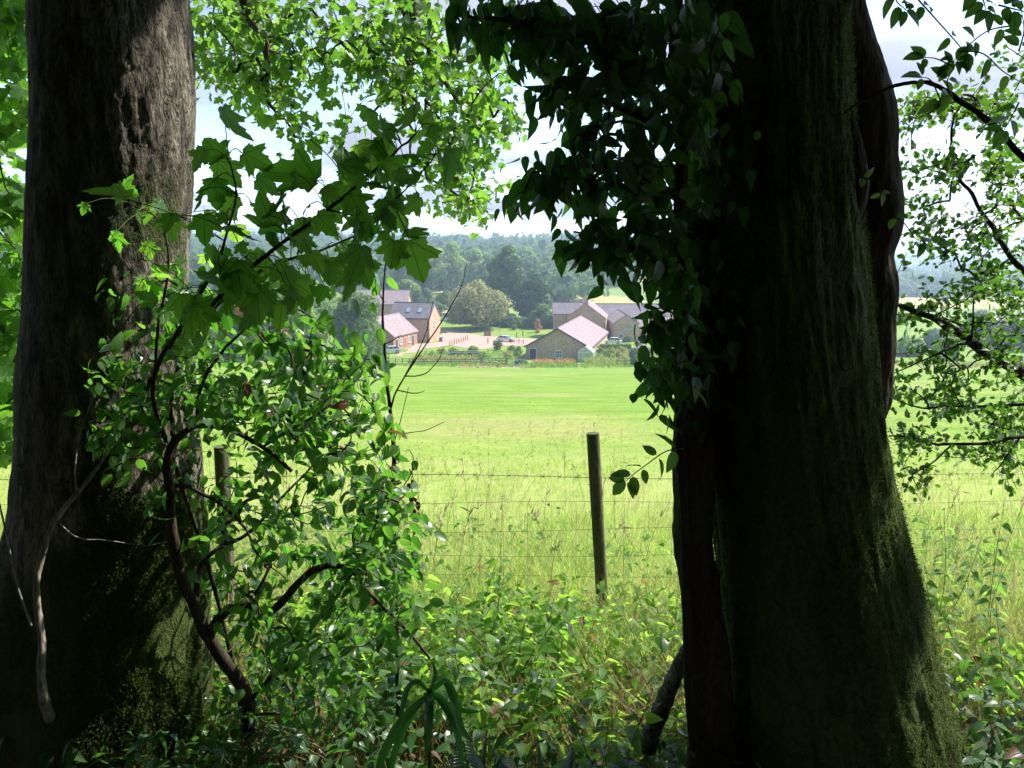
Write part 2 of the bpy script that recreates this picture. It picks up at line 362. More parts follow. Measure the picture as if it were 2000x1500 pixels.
M['metal'] = plain('grey_metal', (.35, .35, .36), .4, metal=.8)
M['wire'] = plain('rusty_wire', (.10, .085, .07), .6, metal=.4)
M['lead'] = plain('dark_lead', (.10, .10, .11), .5)
def glassm(name, col, rough=.12):
    m = mat(name); t = NT(m); t.end(t.bsdf(col, rough, None, .9)); return m
M['glass'] = glassm('window_glass', (.05, .06, .07))
M['skyglass'] = glassm('skylight_glass', (.22, .30, .36), .08)
M['ghglass'] = glassm('greenhouse_glass', (.36, .42, .38), .2)
M['water'] = glassm('pond_water', (.03, .035, .035), .08)
m = mat('pink_gravel'); t = NT(m)
c = t.mix(t.noise(.35, detail=6), (.34, .21, .175), (.42, .28, .235)); c = t.mix(t.ramp(t.noise(3, detail=5), .4, .7, 0, .4), c, (.28, .18, .145))
t.end(t.bsdf(c, .95, t.bump(t.noise(14, detail=4), .4, .03), .15)); M['gravel'] = m
m = mat('haze_air'); t = NT(m)
pv = t.n('ShaderNodeVolumePrincipled'); pv.inputs['Color'].default_value = (.62, .80, 1.0, 1); pv.inputs['Density'].default_value = 0.00060; pv.inputs['Anisotropy'].default_value = 0.35
t.t.links.new(pv.outputs[0], t.out.inputs['Volume']); M['haze'] = m
# ground: one sheet, soil and litter under the trees, rough grass past the fence, grazed field, far pastures
m = mat('ground_cover'); t = NT(m); x = t.xyz()
soil = t.mix(t.noise(9, detail=7, rough=.7), (.030, .022, .013), (.10, .065, .035))
soil = t.mix(t.ramp(t.noise(3, detail=4), .45, .62, 0, .7), soil, (.03, .055, .015))
rough_ = t.mix(t.noise(2.3, detail=8, rough=.7), (.14, .22, .04), (.34, .36, .13)); 
fa = t.noise(.05, stretch=(1, 1.3, 1), detail=6, rough=.6); fb = t.noise(.35, stretch=(1, 2.2, 1), detail=8, rough=.72)
fld = t.mix(t.ramp(fb, .3, .7), (.105, .185, .022), (.19, .285, .045))
fld = t.mix(t.ramp(fa, .52, .68, 0, .5), fld, (.26, .28, .09))
fld = t.mix(t.ramp(t.noise(.09, stretch=(1, 1.8, 1), detail=6), .54, .66, 0, .4), fld, (.30, .235, .12))
fld = t.mix(t.ramp(t.noise(2.2, detail=6, rough=.8), .42, .62, .3, 0), fld, (.08, .15, .02))
farc = t.mix(t.ramp(t.noise(.006, detail=3), .42, .5), (.12, .19, .05), (.34, .32, .12)); farc = t.mix(t.ramp(t.noise(.03, detail=6), .4, .7, 0, .5), farc, (.16, .17, .07))
yf = t.m('MULTIPLY', t.ramp(x[1], 540, 560), t.ramp(x[1], 700, 715, 1, 0)); farc = t.mix(yf, farc, (.42, .36, .15))
c = t.mix(t.ramp(t.m('ADD', x[1], t.m('MULTIPLY', t.noise(1.5), 1.6)), 4.8, 6.2), soil, rough_)
c = t.mix(t.ramp(t.m('ADD', x[1], t.m('MULTIPLY', fb, 8)), 15, 22), c, fld)
c = t.mix(t.ramp(x[1], 235, 300), c, farc)
hb = t.m('ADD', t.noise(30, detail=5), t.m('MULTIPLY', t.noise(3, detail=6), 2.0))
t.end(t.bsdf(c, .95, t.bump(hb, .6, .04), .1)); M['ground'] = m

# ------------------------------------------------------------------ leaf shapes (base at origin, tip +Y, face +Z)
def fan(outline, cen, curl=.25, fold=.2, ripple=.05, seed=0, pet=.5):
    rg = np.random.RandomState(seed)
    right = np.array(outline, float); left = right[1:-1][::-1] * [-1, 1]
    P = np.vstack([right, left]); P = np.vstack([P, [cen]])
    x, y = P[:, 0], P[:, 1]
    z = fold * np.abs(x) - curl * (y ** 2) - curl * 1.2 * x ** 2 + ripple * rg.uniform(-1, 1, len(P)); z[-1] = -curl * cen[1] ** 2; z[0] = 0
    V = np.stack([x, y * (1 - .1 * curl), z], 1); n = len(P) - 1
    Ft = [[n, i, (i + 1) % n] for i in range(n)]
    V = np.vstack([V, [(-.012, 0, 0), (.012, 0, 0), (0, -pet, .12)]]); Ft.append([n + 1, n + 2, n + 3])
    U = V[:, :2].copy(); U[-3:] = (.3, .03)
    return V, np.array(Ft), U
SYC = [(0, 0), (.10, -.07), (.24, -.03), (.33, .00), (.42, .02), (.37, .09), (.40, .16), (.35, .20), (.46, .27), (.52, .36), (.66, .46), (.53, .49), (.52, .57), (.41, .55), (.28, .52), (.27, .62), (.30, .74), (.21, .77), (.17, .88), (0, 1.04)]
SYCL = [(0, 0), (.24, -.04), (.42, .02), (.36, .18), (.62, .46), (.42, .55), (.27, .53), (.28, .74), (0, 1.02)]
HAW = [(0, 0), (.09, .14), (.30, .30), (.22, .40), (.40, .60), (.24, .66), (.20, .88), (0, 1)]
def ovate(ws, ys, curl, fold, pet=.2, twist=0):
    V = [(0, 0, 0)]; 
    for w, y in zip(ws, ys): V += [(-w, y, 0), (0, y, 0), (w, y, 0)]
    V.append((0, 1, 0)); V = np.array(V, float)
    V[:, 2] = fold * np.abs(V[:, 0]) - curl * V[:, 1] ** 2 + twist * V[:, 0] * V[:, 1]
    Ft = [[0, 2, 1], [0, 3, 2]]
    for i in range(len(ws) - 1):
        a = 1 + 3 * i; b = a + 3
        Ft += [[a, a + 1, b + 1], [a, b + 1, b], [a + 1, a + 2, b + 2], [a + 1, b + 2, b + 1]]
    a = 1 + 3 * (len(ws) - 1); e = len(V) - 1; Ft += [[a, a + 1, e], [a + 1, a + 2, e]]
    U = V[:, :2].copy(); n = len(V)
    V = np.vstack([V, [(-.012, 0, 0), (.012, 0, 0), (0, -pet, .05)]]); Ft.append([n, n + 1, n + 2]); U = np.vstack([U, [(.3, .03)] * 3])
    return V, np.array(Ft), U
K = {
 'syc': [fan(SYC, (0, .28), c, f, .035, s) for c, f, s in ((.25, .12, 1), (.5, .05, 2), (.1, .3, 3), (.7, .25, 4))],
 'sycl': [fan(SYCL, (0, .28), c, f, .04, s, .3) for c, f, s in ((.25, .12, 1), (.5, .05, 2), (.1, .3, 3))],
 'haw': [fan(HAW, (0, .35), c, f, .03, s, .15) for c, f, s in ((.2, .2, 1), (.4, .1, 2), (0, .35, 3))],
 'ivy': [ovate((.20, .27, .21, .09), (.08, .30, .58, .82), c, f, .35, tw) for c, f, tw in ((.3, .12, 0), (.15, .3, .2), (.5, .1, -.2))],
 'ov': [ovate((.17, .27, .26, .13), (.10, .30, .60, .84), c, f, .12, tw) for c, f, tw in ((.3, .25, 0), (.1, .45, .2), (.6, .15, -.2))],
 'net': [ovate((.25, .29, .20, .09), (.04, .25, .55, .80), c, f, .2, tw) for c, f, tw in ((.4, .2, 0), (.2, .4, .1))],
 'strap': [ovate((.06, .10, .10, .07, .04), (.12, .32, .55, .75, .9), c, f, .02, 0) for c, f in ((.6, .5), (1.0, .3))],
}
# a grass tuft: blades fanning up from one root
K['chip'] = [(np.array([(0, 0, 0), (-.28, .5, c * .3), (.28, .45, c * .2), (0, 1, -c)]), np.array([[0, 2, 1], [1, 2, 3]]), np.array([(0, 0), (-.2, .5), (.2, .5), (0, 1.0)])) for c in (.1, .35)]
def tuft(nb, h, w, seed, spread=.35, lean=.45):
    rg = np.random.RandomState(seed); b = Bag()
    for i in range(nb):
        a = rg.uniform(0, 6.28); hh = h * rg.uniform(.55, 1.1); l = lean * rg.uniform(.2, 1.2) * hh; o = rg.normal(0, spread * .12, 2)
        d = np.array([math.cos(a), math.sin(a)]); s = np.array([-d[1], d[0]]) * w * rg.uniform(.6, 1.2) * .5
        P = [(*(o + d * l * t * t), hh * (t - .12 * t ** 3)) for t in (0, .55, 1)]
        V = [(P[0][0] - s[0], P[0][1] - s[1], P[0][2]), (P[0][0] + s[0], P[0][1] + s[1], P[0][2]), (P[1][0] - s[0] * .8, P[1][1] - s[1] * .8, P[1][2]), (P[1][0] + s[0] * .8, P[1][1] + s[1] * .8, P[1][2]), (P[2][0], P[2][1], P[2][2] - .1 * hh * lean)]
        b.add(V, [[0, 1, 3], [0, 3, 2], [2, 3, 4]], None, rg.uniform(0, .25))
    return np.vstack(b.V), np.vstack(b.Ft), np.vstack(b.U), np.concatenate(b.T)
def inst(bag, variants, Mx, loc, tint, rg):
    """Mx K,3,3 ; loc K,3"""
    pick = rg.randint(0, len(variants), len(loc))
    for i, v in enumerate(variants):
        s = np.nonzero(pick == i)[0]
        if len(s) == 0: continue
        V, Ft, U = v[0], v[1], v[2]; T0 = v[3] if len(v) > 3 else np.zeros(len(V))
        P = np.einsum('kij,vj->kvi', Mx[s], V) + loc[s][:, None]
        Fk = Ft[None] + (np.arange(len(s)) * len(V))[:, None, None]
        bag.add(P.reshape(-1, 3), Fk.reshape(-1, 3), np.tile(U, (len(s), 1)), (tint[s][:, None] + T0[None]).ravel())
def rotz(a, s):
    c, n = np.cos(a), np.sin(a); z = np.zeros_like(a); s = np.broadcast_to(s, a.shape)
    return np.stack([np.stack([c * s, -n * s, z], -1), np.stack([n * s, c * s, z], -1), np.stack([z, z, s], -1)], 1)
def frame(d, nrm, size):
    """columns: X side, Y tip dir, Z face"""
    d = d / (np.linalg.norm(d, axis=-1, keepdims=True) + 1e-9)
    x = np.cross(d, nrm); x /= np.linalg.norm(x, axis=-1, keepdims=True) + 1e-9
    z = np.cross(x, d)
    return np.stack([x, d, z], -1) * np.asarray(size)[:, None, None]
_mcache = {}
def leafmesh(kind, i, mk):
    k = (kind, i, mk)
    if k not in _mcache:
        V, Ft, U = K[kind][i][:3]; _mcache[k] = Bag().add(V, Ft, U).mesh('leaf', M[mk])
    return _mcache[k]
def put_leaves(thing, kind, mk, Mx, loc, rg, nobj=300, parent=None, stuffname='foliage', lname='leaf'):
    """nearest/largest leaves become objects, the rest one stuff mesh"""
    parent = parent or thing
    px, py, f = proj(loc); inview = (px > -20) & (px < 2020) & (py > -20) & (py < 1520) & (f > 0)
    size = np.linalg.norm(Mx[:, :, 1], axis=1) / np.maximum(f, .1)
    score = np.where(inview, size, -1); order = np.argsort(-score)
    big = [i for i in order[:nobj] if score[i] * F > 10]
    rest = np.setdiff1d(np.arange(len(loc)), big)
    for i in big:
        j = rg.randint(len(K[kind])); o = bpy.data.objects.new(lname, leafmesh(kind, j, mk)); C.objects.link(o); o.parent = parent
        m4 = Matrix.Identity(4)
        for a in range(3):
            for b in range(3): m4[a][b] = Mx[i][a][b]
        m4.translation = Vector(loc[i]) - wloc(parent); o.matrix_local = m4
    if len(rest):
        b = Bag(); inst(b, K[kind], Mx[rest], loc[rest], rg.uniform(0, 1, len(rest)), rg)
        b.build(stuffname, M[mk], parent, kind='stuff')
def ell(regions, Y0, Y1, rg, dens=1.0):
    out = []
    for (cx, cy_, rx, ry, n) in regions:
        n = max(1, int(n * dens))
        a = rg.uniform(0, 6.28, n); r = np.sqrt(rg.uniform(0, 1, n)); 
        for px, py in zip(cx + rx * r * np.cos(a), cy_ + ry * r * np.sin(a)): out.append(at(px, py, rg.uniform(Y0, Y1)))
    return np.array(out)
def grow(seeds, cen):
    """greedy attachment: returns parents (index <len(seeds) is a limb node)"""
    ns = len(seeds); N = np.vstack([seeds, cen]); 
    D = np.linalg.norm(cen[:, None] - seeds[None], axis=2).min(1); order = np.argsort(D)
    con = list(range(ns)); par = {}
    for i in order:
        P = N[con]; d = np.linalg.norm(P - cen[i], axis=1)
        j = con[int(np.argmin(d))]; par[ns + i] = j; con.append(ns + i)
    return N, par, ns, order
def twigs(bag, seeds, cen, r0, rg, k=4, sag=.04, wob=.12, rmax=.02):
    N, par, ns, order = grow(seeds, cen); cnt = np.ones(len(N))
    for i in order[::-1]:
        cnt[par[ns + i]] += cnt[ns + i]
    dirs = np.zeros_like(cen)
    for i in order:
        a, b = N[par[ns + i]], N[ns + i]; L = np.linalg.norm(b - a)
        m1 = a + (b - a) * .5 + rg.normal(0, wob * L * .5, 3) + np.array([0, 0, sag * L])
        ra = min(rmax, r0 * cnt[ns + i] ** .5 * 1.15); rb = min(rmax, r0 * max(1, cnt[ns + i] - 1) ** .5)
        P = catmull([a, m1, b], 3); addtube(bag, P, np.linspace(ra, rb, len(P)), k, rg.uniform(), False)
        dirs[i] = (b - m1) / (np.linalg.norm(b - m1) + 1e-9)
    return dirs
def cluster_leaves(cen, dirs, per, size, rg, spread=.06, down=.5, flat=.6, jit=.5):
    n = len(cen); idx = np.repeat(np.arange(n), per); k = len(idx)
    loc = cen[idx] - dirs[idx] * rg.uniform(0, 1, k)[:, None] * spread * 1.1 + rg.normal(0, spread * .33, (k, 3))
    d = dirs[idx] * .6 + rg.normal(0, .65, (k, 3)); d[:, 2] -= down
    nr = rg.normal(0, jit, (k, 3)); nr[:, 2] += flat
    s = size * rg.uniform(.6, 1.25, k)
    return frame(d, nr, s), loc
def limb(thing, pts, r0, r1, mk, name='branch', k=8, n=6, wob=0.0, seed=0, power=1.0):
    rg = np.random.RandomState(seed + 11)
    P = catmull([at(*p) if len(p) == 3 and not isinstance(p, np.ndarray) else p for p in pts], n)
    if wob: P = P + wob * np.stack([fbm(np.arange(len(P)) * .35, seed + 1.3 * q, 0, 3, seed + q) for q in range(3)], 1)
    s = np.linspace(0, 1, len(P)) ** power
    r = r0 + (r1 - r0) * s; r = r * (1 + .16 * fbm(np.arange(len(P)) * .6, seed, 0, 2, seed + 7))
    b = Bag(); addtube(b, P, r, k); b.build(name, M[mk], thing); return P

# ------------------------------------------------------------------ ground sheet
def build_ground():
    ys = np.concatenate([np.linspace(-60, -2, 30), np.linspace(-1.5, 8, 130), np.geomspace(8.1, 140, 150), np.linspace(142, 300, 90), np.geomspace(305, 6000, 90)])
    us = np.linspace(-1, 1, 171); us = np.sign(us) * np.abs(us) ** 1.3
    Y, Uu = np.meshgrid(ys, us, indexing='ij'); X = Uu * (30 + 1.1 * np.maximum(Y, 0)) 
    Z = terr(X, Y); V = np.stack([X, Y, Z], -1).reshape(-1, 3); n, k = Y.shape
    idx = np.arange(n * k).reshape(n, k); Fq = np.stack([idx[:-1, :-1], idx[:-1, 1:], idx[1:, 1:], idx[1:, :-1]], -1).reshape(-1, 4)
    o = Bag().add(V, Fq).build('ground', M['ground'], kind='structure')
build_ground()
def sheet(name, poly, m, dz=.04, step=1.0):
    """polygon in plan, cut into a grid that follows the terrain"""
    P = np.array(poly); x0, y0 = P.min(0); x1, y1 = P.max(0)
    xs = np.arange(x0, x1 + step, step); ys = np.arange(y0, y1 + step, step)
    X, Y = np.meshgrid(xs, ys, indexing='ij'); cx = (X[:-1, :-1] + X[1:, 1:]) / 2; cyy = (Y[:-1, :-1] + Y[1:, 1:]) / 2
    ins = np.zeros(cx.shape, bool); n = len(P)
    wx = cx + .8 * fbm(cx / 3, cyy / 3, 0, 2, 3); wy = cyy + .8 * fbm(cx / 3, cyy / 3, 5, 2, 4)
    for i in range(n):
        a, b = P[i], P[(i + 1) % n]
        c = ((a[1] > wy) != (b[1] > wy)) & (wx < (b[0] - a[0]) * (wy - a[1]) / (b[1] - a[1] + 1e-9) + a[0]); ins ^= c
    idx = np.arange(X.size).reshape(X.shape); Fq = np.stack([idx[:-1, :-1], idx[1:, :-1], idx[1:, 1:], idx[:-1, 1:]], -1)[ins]
    V = np.stack([X, Y, terr(X, Y) + dz], -1).reshape(-1, 3)
    return Bag().add(V, Fq).build(name, M[m], kind='structure')
def gp(px, py, lo=3.0, hi=400.0):
    """where the sight line of a pixel meets the ground"""
    Ys = np.geomspace(lo, hi, 900); P = at(px, py, 1.0); d = P - [0, 0, CZ]
    h = CZ + d[2] * Ys - terr(d[0] * Ys, Ys); i = np.argmax(h < 0)
    return np.array([d[0] * Ys[i], Ys[i], g(d[0] * Ys[i], Ys[i])])
yard = [gp(px, py)[:2] for px, py in ((770, 699), (815, 673), (862, 668), (868, 647), (930, 655), (1050, 664), (1056, 676), (985, 676), (935, 684), (880, 676), (840, 680), (800, 690))]
sheet('yard', yard, 'gravel', .05)
track = [gp(px, py)[:2] for px, py in ((900, 719), (1040, 718), (1035, 715), (905, 715.5))]
sheet('track', track, 'gravel', .05)

# ------------------------------------------------------------------ far woodland (one mass) and hills
def crown_variant(seed, nq=80, lob=9):
    rg = np.random.RandomState(seed); lc = rg.normal(0, .33, (lob, 3)); lc[:, 2] = np.abs(lc[:, 2]) * .8 + .15; lr = rg.uniform(.28, .5, lob)
    j = rg.randint(0, lob, nq); d = rg.normal(0, 1, (nq, 3)); d[:, 2] = np.abs(d[:, 2]) * .9 - .15; d /= np.linalg.norm(d, axis=1)[:, None]
    c = lc[j] + d * lr[j][:, None]; nr = d + rg.normal(0, .22, (nq, 3)); up = rg.normal(0, 1, (nq, 3))
    x = np.cross(nr, up); x /= np.linalg.norm(x, axis=1)[:, None]; y = np.cross(nr, x); y /= np.linalg.norm(y, axis=1)[:, None]
    s = rg.uniform(.13, .24, nq)[:, None]
    V = np.stack([c - x * s, c - y * s * .7, c + x * s, c + y * s * .8], 1).reshape(-1, 3); b = np.arange(nq)[:, None] * 4
    Ft = np.vstack([b + [0, 1, 2], b + [0, 2, 3]]); return V, Ft, np.zeros((len(V), 2)), np.repeat(rg.uniform(0, .2, nq), 4)
CV = [crown_variant(i, 64) for i in range(7)]
CVF = [crown_variant(i + 50, 150, 12) for i in range(6)]
for v in CVF:
    q = v[0].reshape(-1, 4, 3); c_ = q.mean(1, keepdims=True); v[0][:] = (c_ + (q - c_) * .66).reshape(-1, 3)
def far_wood():
    rg = np.random.RandomState(5); loc = []; sz = []
    n = 6000; y = rg.uniform(0, 1, n) ** .85 * 745 + 268; u = rg.uniform(-.75, .8, n); x = u * y
    keep = np.ones(n, bool)
    dens = fbm(x / 90, y / 90, 0, 3, 21)
    keep &= (u < .13 + .07 * fbm(y / 60, 0, 0, 2, 3)) | (dens > .28)
    keep &= ~((u > -.22) & (u < .06) & (y < 345))
    keep &= ~((u > .08) & (y < 420) & (dens < .35))
    keep &= ~((u > .3) & (y > 540) & (y < 700))
    keep &= ~((u > .06) & (u < .22) & (y > 400) & (y < 470))
    keep &= ~((u > .3) & (y < 500) & (rg.uniform(0, 1, n) < .5))
    x, y = x[keep], y[keep]
    x2 = rg.uniform(-.2, .9, 1300); y2 = rg.uniform(1100, 2600, 1300); k2 = fbm(x2 * y2 / 150, y2 / 150, 0, 3, 33) > .05; x2, y2 = (x2 * y2)[k2], y2[k2]
    # hedgerows on the far side
    hx = []; hy = []
    for (yy, u0, u1) in ((530, .3, .75), (712, .3, .8), (860, .25, .8), (1010, .3, .8)):
        m_ = 160; uu = np.linspace(u0, u1, m_); hy += list(yy + rg.normal(0, 4, m_) + 30 * (uu - u0)); hx += list(uu * yy)
    X = np.concatenate([x, x2, hx]); Y = np.concatenate([y, y2, hy])
    S = np.concatenate([rg.uniform(8, 14, len(x)), rg.uniform(12, 18, len(x2)), rg.uniform(4, 8, len(hx))])
    Z = terr(X, Y) + S * .05
    b = Bag(); L_ = np.stack([X, Y, Z], 1); Rz = rotz(rg.uniform(0, 6.28, len(X)), S * 1.15); tt = rg.uniform(0, 1, len(X)); nf = (Y < 430) & (np.abs(X / Y + .05) < .35); ff = ~nf
    inst(b, CVF, Rz[nf], L_[nf], tt[nf], rg); inst(b, CV, Rz[ff], L_[ff], tt[ff], rg)
    o = b.build('far_woodland', M['wood'], kind='stuff'); tag(o, 'blue green woodland covering the far hillside behind the farm', 'woodland')
far_wood()
# ------------------------------------------------------------------ middle-distance trees
def tree(name, label, x, y, h, w, mk, n, cl, seed, trunk_h=.25, lobes=26, group=None, droop=0.0, cat='tree', bark='barkfar', zoff=0, shape=1.0, tilt=0):
    rg = np.random.RandomState(seed); z = g(x, y) + zoff
    t = empty(name, (x, y, z), label, cat, group)
    tr = Bag(); top = np.array([x, y, z + h * .8]); r = max(.03, h * .022)
    P = catmull([(x, y, z - .3), (x + rg.normal(0, .02) * h, y, z + h * .35), tuple(top)], 5); addtube(tr, P, np.linspace(r, r * .25, len(P)), 8)
    tr.build('trunk', M[bark], t)
    a = rg.uniform(0, 6.28, lobes); rr = rg.uniform(0, 1, lobes) ** .5; zz_ = rg.uniform(0, 1, lobes)
    prof = np.sin(np.clip(zz_ * .85 + .12, 0, 1) * math.pi) ** .7 if shape == 1.0 else (1 - zz_) ** .7 * .9 + .15
    lr = w * .5 * rg.uniform(.26, .44, lobes) * (.6 + .4 * prof)
    lc = np.stack([x + (w * .5 - lr) * rr * prof * np.cos(a), y + (w * .5 - lr) * rr * prof * np.sin(a), z + h * trunk_h + zz_ * (h * (1 - trunk_h) - lr)], 1); lc[:, 2] = np.minimum(lc[:, 2], z + h - lr)
    lb = Bag()
    for q in range(min(lobes, 14)):
        s0 = P[int(len(P) * min(.8, .25 + .5 * zz_[q]))]; addtube(lb, catmull([s0, (s0 + lc[q]) / 2 + [0, 0, .02 * h], lc[q]], 3), np.linspace(r * .4, r * .08, 7), 5, None, False)
    lb.build('limb', M[bark], t, kind='stuff')
    j = rg.choice(lobes, n, p=lr ** 2 / np.sum(lr ** 2)); d = rg.normal(0, 1, (n, 3)); d[:, 2] += .25; d /= np.linalg.norm(d, axis=1)[:, None]
    rad = lr[j] * rg.uniform(.72, 1.06, n); c = lc[j] + d * rad[:, None]
    if droop: c[:, 2] -= droop * h * (rg.uniform(0, 1, n) ** 2) * np.hypot(c[:, 0] - x, c[:, 1] - y) / (w * .5)
    c[:, 2] = np.maximum(c[:, 2], z + h * trunk_h * .35)
    nr = d + rg.normal(0, .32, (n, 3)); up = rg.normal(0, 1, (n, 3)); up[:, 2] += droop * 6
    xx = np.cross(nr, up); xx /= np.linalg.norm(xx, axis=1)[:, None] + 1e-9; yy = np.cross(nr, xx); yy /= np.linalg.norm(yy, axis=1)[:, None] + 1e-9
    s = cl * rg.uniform(.5, 1.3, n)[:, None]; ey = 1 + droop * 6
    V = np.stack([c - xx * s, c - yy * s * .7 * ey, c + xx * s, c + yy * s * .8 * ey], 1).reshape(-1, 3); b = np.arange(n)[:, None] * 4
    tint = np.repeat((rg.uniform(0, .6, lobes)[j] + rg.uniform(0, .4, n)), 4)
    Bag().add(V, np.vstack([b + [0, 1, 2], b + [0, 2, 3]]), None, tint * .99).build('crown', M[mk], t, kind='stuff')
    return t
def tpx(name, label, px, base, top, wpx, Y, mk, n, cl, seed, **k):
    """tree given by where it stands: x from the sight line at depth Y, height from its top"""
    x = (px - 1000) / F * Y / (CT + ST * ((750 - base) / F)); z = g(x, Y); h = at(px, top, Y)[2] - z
    return tree(name, label, x, Y, h, wpx / F * Y, mk, n, cl, seed, **k)
tpx('willow_tree', 'rounded olive brown weeping willow on the lawn beside the white gazebo', 930, 636, 542, 142, 204, 'twill', 16000, .26, 1, droop=.14, trunk_h=.28, lobes=20)
tpx('ash_tree', 'tallest tree behind the willow with a narrow dark green crown', 992, 640, 476, 96, 226, 'tmid', 9000, .42, 2, trunk_h=.30, lobes=22)
tpx('oak_tree', 'broad dark green tree right of the tallest one above the lawn', 1038, 645, 524, 96, 220, 'tdark', 9000, .4, 3, trunk_h=.12, lobes=26)
tpx('oak_tree', 'lower bushy green tree between the dark oak and the stone farmhouse', 1056, 650, 590, 56, 206, 'tmid', 4000, .3, 4, trunk_h=.1)
for i, (px, tp, w, Yq, mk, lb) in enumerate((
    (800, 500, 90, 330, 'tmid', 'green tree rising above the left slate roof'), (845, 474, 80, 330, 'tpale', 'pale poplar left of centre in front of the wooded hill'),
    (885, 468, 70, 325, 'tpale', 'pale poplar with the highest crown above the willow'), (925, 482, 70, 320, 'tpale', 'pale poplar behind the right shoulder of the willow'),
    (955, 500, 60, 315, 'tmid', 'green poplar tucked against the tallest tree'), (830, 560, 60, 262, 'tmid', 'bushy green tree directly behind the skylight roof'),
    (795, 545, 70, 270, 'lime', 'yellow green tree behind the left gable roof'), (868, 568, 50, 250, 'tmid', 'small round tree behind the white gazebo'),
    (1080, 545, 60, 300, 'tdark', 'dark tree at the right end of the tall tree belt'), (1118, 538, 48, 380, 'tdark', 'dark conical conifer beyond the farmhouse chimney'),
    (1165, 552, 60, 400, 'tdark', 'low dark tree on the pasture beyond the farmhouse'), (1210, 548, 60, 410, 'tdark', 'rounded dark tree at the pasture edge nearest the ivy'))):
    tpx('tall_tree', lb, px, 630, tp, w, Yq, mk, 8000, .42, 20 + i, trunk_h=.12, lobes=24, group='trees behind the farm')
for i, (px, py, tp, w, Yq, mk, lb) in enumerate(((965, 641, 606, 74, 212, 'tdark', 'dark undergrowth between the willow and the tallest tree'), (1000, 643, 612, 74, 210, 'tdark', 'dark bush under the tallest tree'), (1030, 646, 618, 70, 208, 'tmid', 'green bush under the broad dark oak'),
    (1068, 650, 605, 56, 206, 'tdark', 'dark bush beside the farmhouse wall'), (905, 632, 596, 80, 226, 'tdark', 'dark bush behind the willow'), (855, 628, 590, 60, 240, 'tmid', 'bush behind the gazebo'), (1090, 640, 596, 60, 262, 'tmid', 'bush behind the farmhouse roof'))):
    tpx('lawn_bush', lb, px, py, tp, w, Yq, mk, 3500, .34, 80 + i, trunk_h=.02, lobes=20, group='bushes along the back of the lawn', cat='bush')
for i, (px, tp, w, Yq, mk, lb) in enumerate((
    (700, 560, 150, 140, 'tmid', 'bushy green tree left of the stable seen through the shrub'), (610, 530, 170, 150, 'tpale', 'pale green tree behind the sapling branch left of the farm'),
    (510, 535, 170, 145, 'tmid', 'mid green tree behind the left side of the shrub'), (440, 560, 120, 150, 'tdark', 'darker tree showing just right of the left trunk'),
    (20, 560, 190, 120, 'tpale', 'pale tree far behind the left trunk at the picture edge'))):
    tpx('field_tree', lb, px, 705, tp, w, Yq, mk, 13000, .26, 40 + i, trunk_h=.05, lobes=32, group='trees along the left field edge')
for i, (px, tp, w, Yq, mk, lb) in enumerate((
    (1775, 655, 80, 150, 'tpale', 'pale round bush at the field edge beside the right trunk'), (1830, 640, 90, 165, 'bluebush', 'grey green bush at the field edge behind the hawthorn'),
    (1915, 600, 130, 170, 'tdark', 'dark tree at the field edge behind the thick hawthorn branch'), (1990, 610, 120, 160, 'tdark', 'dark tree at the field edge by the right picture border'),
    (1765, 612, 60, 230, 'lime', 'yellow green bush higher up beside the right trunk'), (1850, 655, 70, 142, 'lime', 'low lime green bush in front of the field edge trees'))):
    tpx('field_edge_tree', lb, px, 710, tp, w, Yq, mk, 7000, .28, 60 + i, trunk_h=.04, lobes=24, group='bushes along the right field edge', cat='bush')

# ------------------------------------------------------------------ farm buildings
UP = np.array([0, 0, 1.0])
def dirv(deg): return np.array([math.cos(R(deg)), math.sin(R(deg)), 0])
def gabled(t, O, a, L, b, Wd, eave, ridge, wall, roof, over=.35, thick=.18, wname='wall'):
    """O: corner on the ground, a: unit vector along the ridge, b: unit across; gables at both ends"""
    O = np.array(O, float); w = Bag()
    def pt(s, c, z): return O + a * s + b * c + UP * z
    prof = [(0, -.6), (Wd, -.6), (Wd, eave), (Wd / 2, ridge), (0, eave)]
    for s, fl in ((0, 0), (L, 1)):
        V = [pt(s, c, z) for c, z in prof]; f = [[0, 1, 2], [0, 2, 4], [2, 3, 4]]
        w.add(V, [q[::-1] for q in f] if fl else f)
    for c in (0, Wd): w.add([pt(0, c, -.6), pt(L, c, -.6), pt(L, c, eave), pt(0, c, eave)], [[0, 1, 2, 3]])
    w.build(wname, M[wall], t, sm=False)
    sl = (ridge - eave) / (Wd / 2)
    for side in (0, 1):
        r = Bag(); c0 = -over if side == 0 else Wd + over; z0 = eave - sl * over
        A = pt(-over, c0, z0 + .02); Bv = pt(L + over, c0, z0 + .02); Cc = pt(L + over, Wd / 2, ridge + .02); D = pt(-over, Wd / 2, ridge + .02)
        U_ = UP * thick; V = [A, Bv, Cc, D, A + U_, Bv + U_, Cc + U_, D + U_]
        for f in ([3, 2, 1, 0], [4, 5, 6, 7], [0, 1, 5, 4], [1, 2, 6, 5], [3, 0, 4, 7], [2, 3, 7, 6]): r.add([V[i] for i in f], [[0, 1, 2, 3]])
        r.build('roof', M[roof], t, sm=False)
    rb = Bag(); addtube(rb, [pt(-over, Wd / 2, ridge + thick + .03), pt(L + over, Wd / 2, ridge + thick + .03)], .11, 6); rb.build('ridge_tiles', M[roof], t, sm=False)
    return pt
